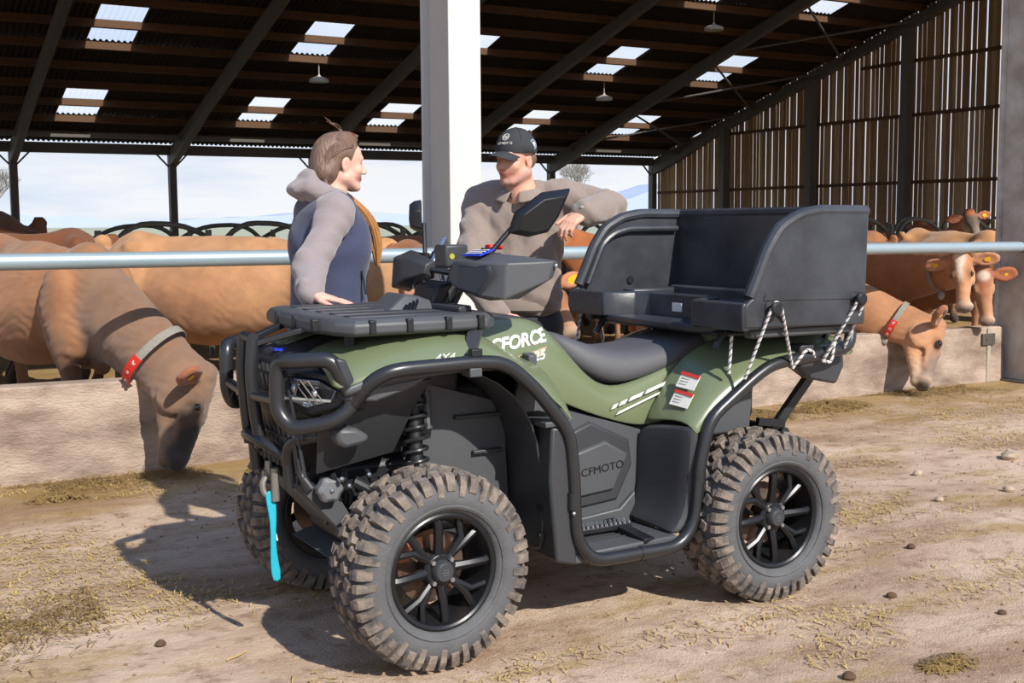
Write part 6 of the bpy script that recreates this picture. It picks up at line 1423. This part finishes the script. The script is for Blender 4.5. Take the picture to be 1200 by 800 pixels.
def t_wall(rn):
    x = rn.uniform(-3, 8.8); y = 6.95-abs(rn.gauss(0, .22)); v = nz2(x, y, 1.2, 9); return x, y, 1 if v > -.1 else 0
straw('spilt_feed', 9000, t_wall, M_straw2, .02, .07, 'spilt hay lying along the foot of the feed wall', .02, 4, 'hay')
def pile(cx, cy, rx, ry, hh, n, lab, seed, m=None):
    r_ = empty('feed_pile', (cx, cy, 0), lab, 'hay'); rn = random.Random(seed)
    b = MB(); N = 22; rows = []
    for i in range(N+1):
        row = []
        for j in range(N+1):
            u_, v_ = -1+2*i/N, -1+2*j/N; d = math.hypot(u_, v_); x, y = cx+u_*rx, cy+v_*ry
            row.append((x, y, gz(x, y)-.01+hh*max(0, 1-d*d)*(1+.9*MN.noise((x*6, y*6, seed)))+.012*MN.noise((x*22, y*22, seed))*(d < 1)))
        rows.append(row)
    b.loft(rows, closed=False, caps=False); b.build('mound', mat('feed_mound', '#84683a', .95, nscale=15, namt=1, col2='#5c4527', bump=.6), r_, smooth=True, angle=180)
    def tt(rn):
        a, r = rn.uniform(0, 6.28), math.sqrt(rn.random()); return cx+math.cos(a)*r*rx, cy+math.sin(a)*r*ry, 1
    q = straw('hay_strands', n, tt, M_straw2, .02, .06, None, .0, seed)
    for v in q.data.vertices:
        u_, w_ = (v.co.x-cx)/rx, (v.co.y-cy)/ry; v.co.z += hh*max(0, 1-u_*u_-w_*w_)*1.1
        v.co.x -= cx; v.co.y -= cy
    q.parent = r_
    for kk in ('label', 'category'):
        if kk in q: del q[kk]
pile(5.55, 6.55, .55, .22, .07, 1200, 'largest spilt hay pile at the wall foot, behind the rear wheel', 11)
pile(6.55, 6.62, .42, .16, .05, 800, 'spilt hay pile left of the right-hand grazing cow', 12)
pile(2.35, 6.62, .35, .20, .06, 700, 'dark hay pile at the wall foot beside the front bumper', 13)
pile(.95, 6.45, .16, .10, .035, 250, 'small hay clump on the ground below the left wall', 14)
pile(5.0, 5.9, .25, .13, .03, 300, 'flat straw patch on the yard right of the rear wheel', 15)
def lump(name, x, y, r, m, lab, cat_, seed):
    b = MB(); b.ball((x, y, gz(x, y)+r*.35), (r, r*.8, r*.6), 12); o = None
    b.v = [tuple(Vector(v)+(Vector(v)-Vector((x, y, 0))).normalized()*r*.35*MN.noise((v[0]*18+seed, v[1]*18, v[2]*25))) for v in b.v]
    o = b.build(name, m, None, smooth=True); return tag(o, lab, cat_)
def gp(px, py):
    # a spot on the yard below the given sight line
    d = fw + CR*((px-600)/F) - CU*((py-400)/F); t = -H/d.z; return (d.x*t, d.y*t)
for i, (X_, Y_, r, m, lab, c) in enumerate([(6.04, 4.63, .060, M_stone, 'largest pale stone, on the yard at the far right', 'stone'), (5.28, 4.05, .035, M_stone, 'small pale stone near the right edge, nearer than the largest', 'stone'), (4.78, 4.07, .028, M_stone, 'small pale stone on the straw patch right of the rear wheel', 'stone'), (5.25, 4.63, .03, M_stone, 'flat pale stone farther right of the rear wheel', 'stone'),
        (3.42, 3.12, .022, M_clod, 'small dark dung clod in the lower right yard', 'clod'), (4.0, 3.55, .02, M_clod, 'dark dung crumb right of the rear tyre', 'clod'), (3.61, 2.78, .016, M_clod, 'tiny dark crumb near the lower right edge of the yard', 'clod'), (2.69, 2.62, .025, M_clod, 'dark clod at the bottom edge of the yard', 'clod'), (.9, 4.0, .02, M_clod, 'small brown clod on the left yard', 'clod')]):
    lump('stone' if c == 'stone' else 'dirt_clod', X_, Y_, r, m, lab, c, i*3.1)
pile(3.04, 2.54, .12, .07, .022, 150, 'small brown crumbly clump at the lower right corner', 21)

# loose crumbs of earth and grit: far too many to count, one object
rn = random.Random(8); vs = []; fs = []
for i in range(6500):
    x, y = rn.uniform(-3.2, 9.5), rn.uniform(2.2, 6.9)
    if nz2(x, y, 1.3, 12) < rn.uniform(-.4, .3): continue
    r = rn.uniform(.0025, .009)*(1.6 if rn.random() < .04 else 1); z = gz(x, y); a = rn.uniform(0, 6.28); k = len(vs)
    vs += [(x+r*math.cos(a+t)*rn.uniform(.7, 1.2), y+r*math.sin(a+t)*rn.uniform(.7, 1.2), z-.002) for t in (0, 1.26, 2.5, 3.8, 5.0)] + [(x+r*.5*math.cos(a+t), y+r*.5*math.sin(a+t), z+r*rn.uniform(.5, .9)) for t in (.5, 2.6, 4.6)]
    fs += [(k, k+1, k+5), (k+1, k+2, k+6), (k+1, k+6, k+5), (k+2, k+3, k+6), (k+3, k+4, k+7), (k+3, k+7, k+6), (k+4, k, k+7), (k, k+5, k+7), (k+5, k+6, k+7)]
me = bpy.data.meshes.new('earth_crumbs'); me.from_pydata(vs, [], fs); me.materials.append(mat('crumb', '#94765a', .95, nscale=9, namt=1, col2='#5f4a37')); o = bpy.data.objects.new('earth_crumbs', me); COL.objects.link(o)
tag(o, 'loose brown crumbs of earth and grit spread over the yard', 'earth', kind='stuff')
for i, (px_, py_, ang, ln, lab) in enumerate([(4.1, 3.0, .9, .10, 'pale dry stalk at the lower right of the yard'), (1.05, 3.75, .2, .09, 'pale straw stalk lying left of the front tyre'), (.35, 3.3, .5, .08, 'pale straw stalk near the lower left corner')]):
    b = MB(); b.tube([(px_, py_, gz(px_, py_)+.006), (px_+math.cos(ang)*ln*.5, py_+math.sin(ang)*ln*.5, gz(px_, py_)+.012), (px_+math.cos(ang+.3)*ln, py_+math.sin(ang+.3)*ln, gz(px_, py_)+.008)], .0028, 5); tag(b.build('straw_stalk', M_straw, None), lab, 'straw')
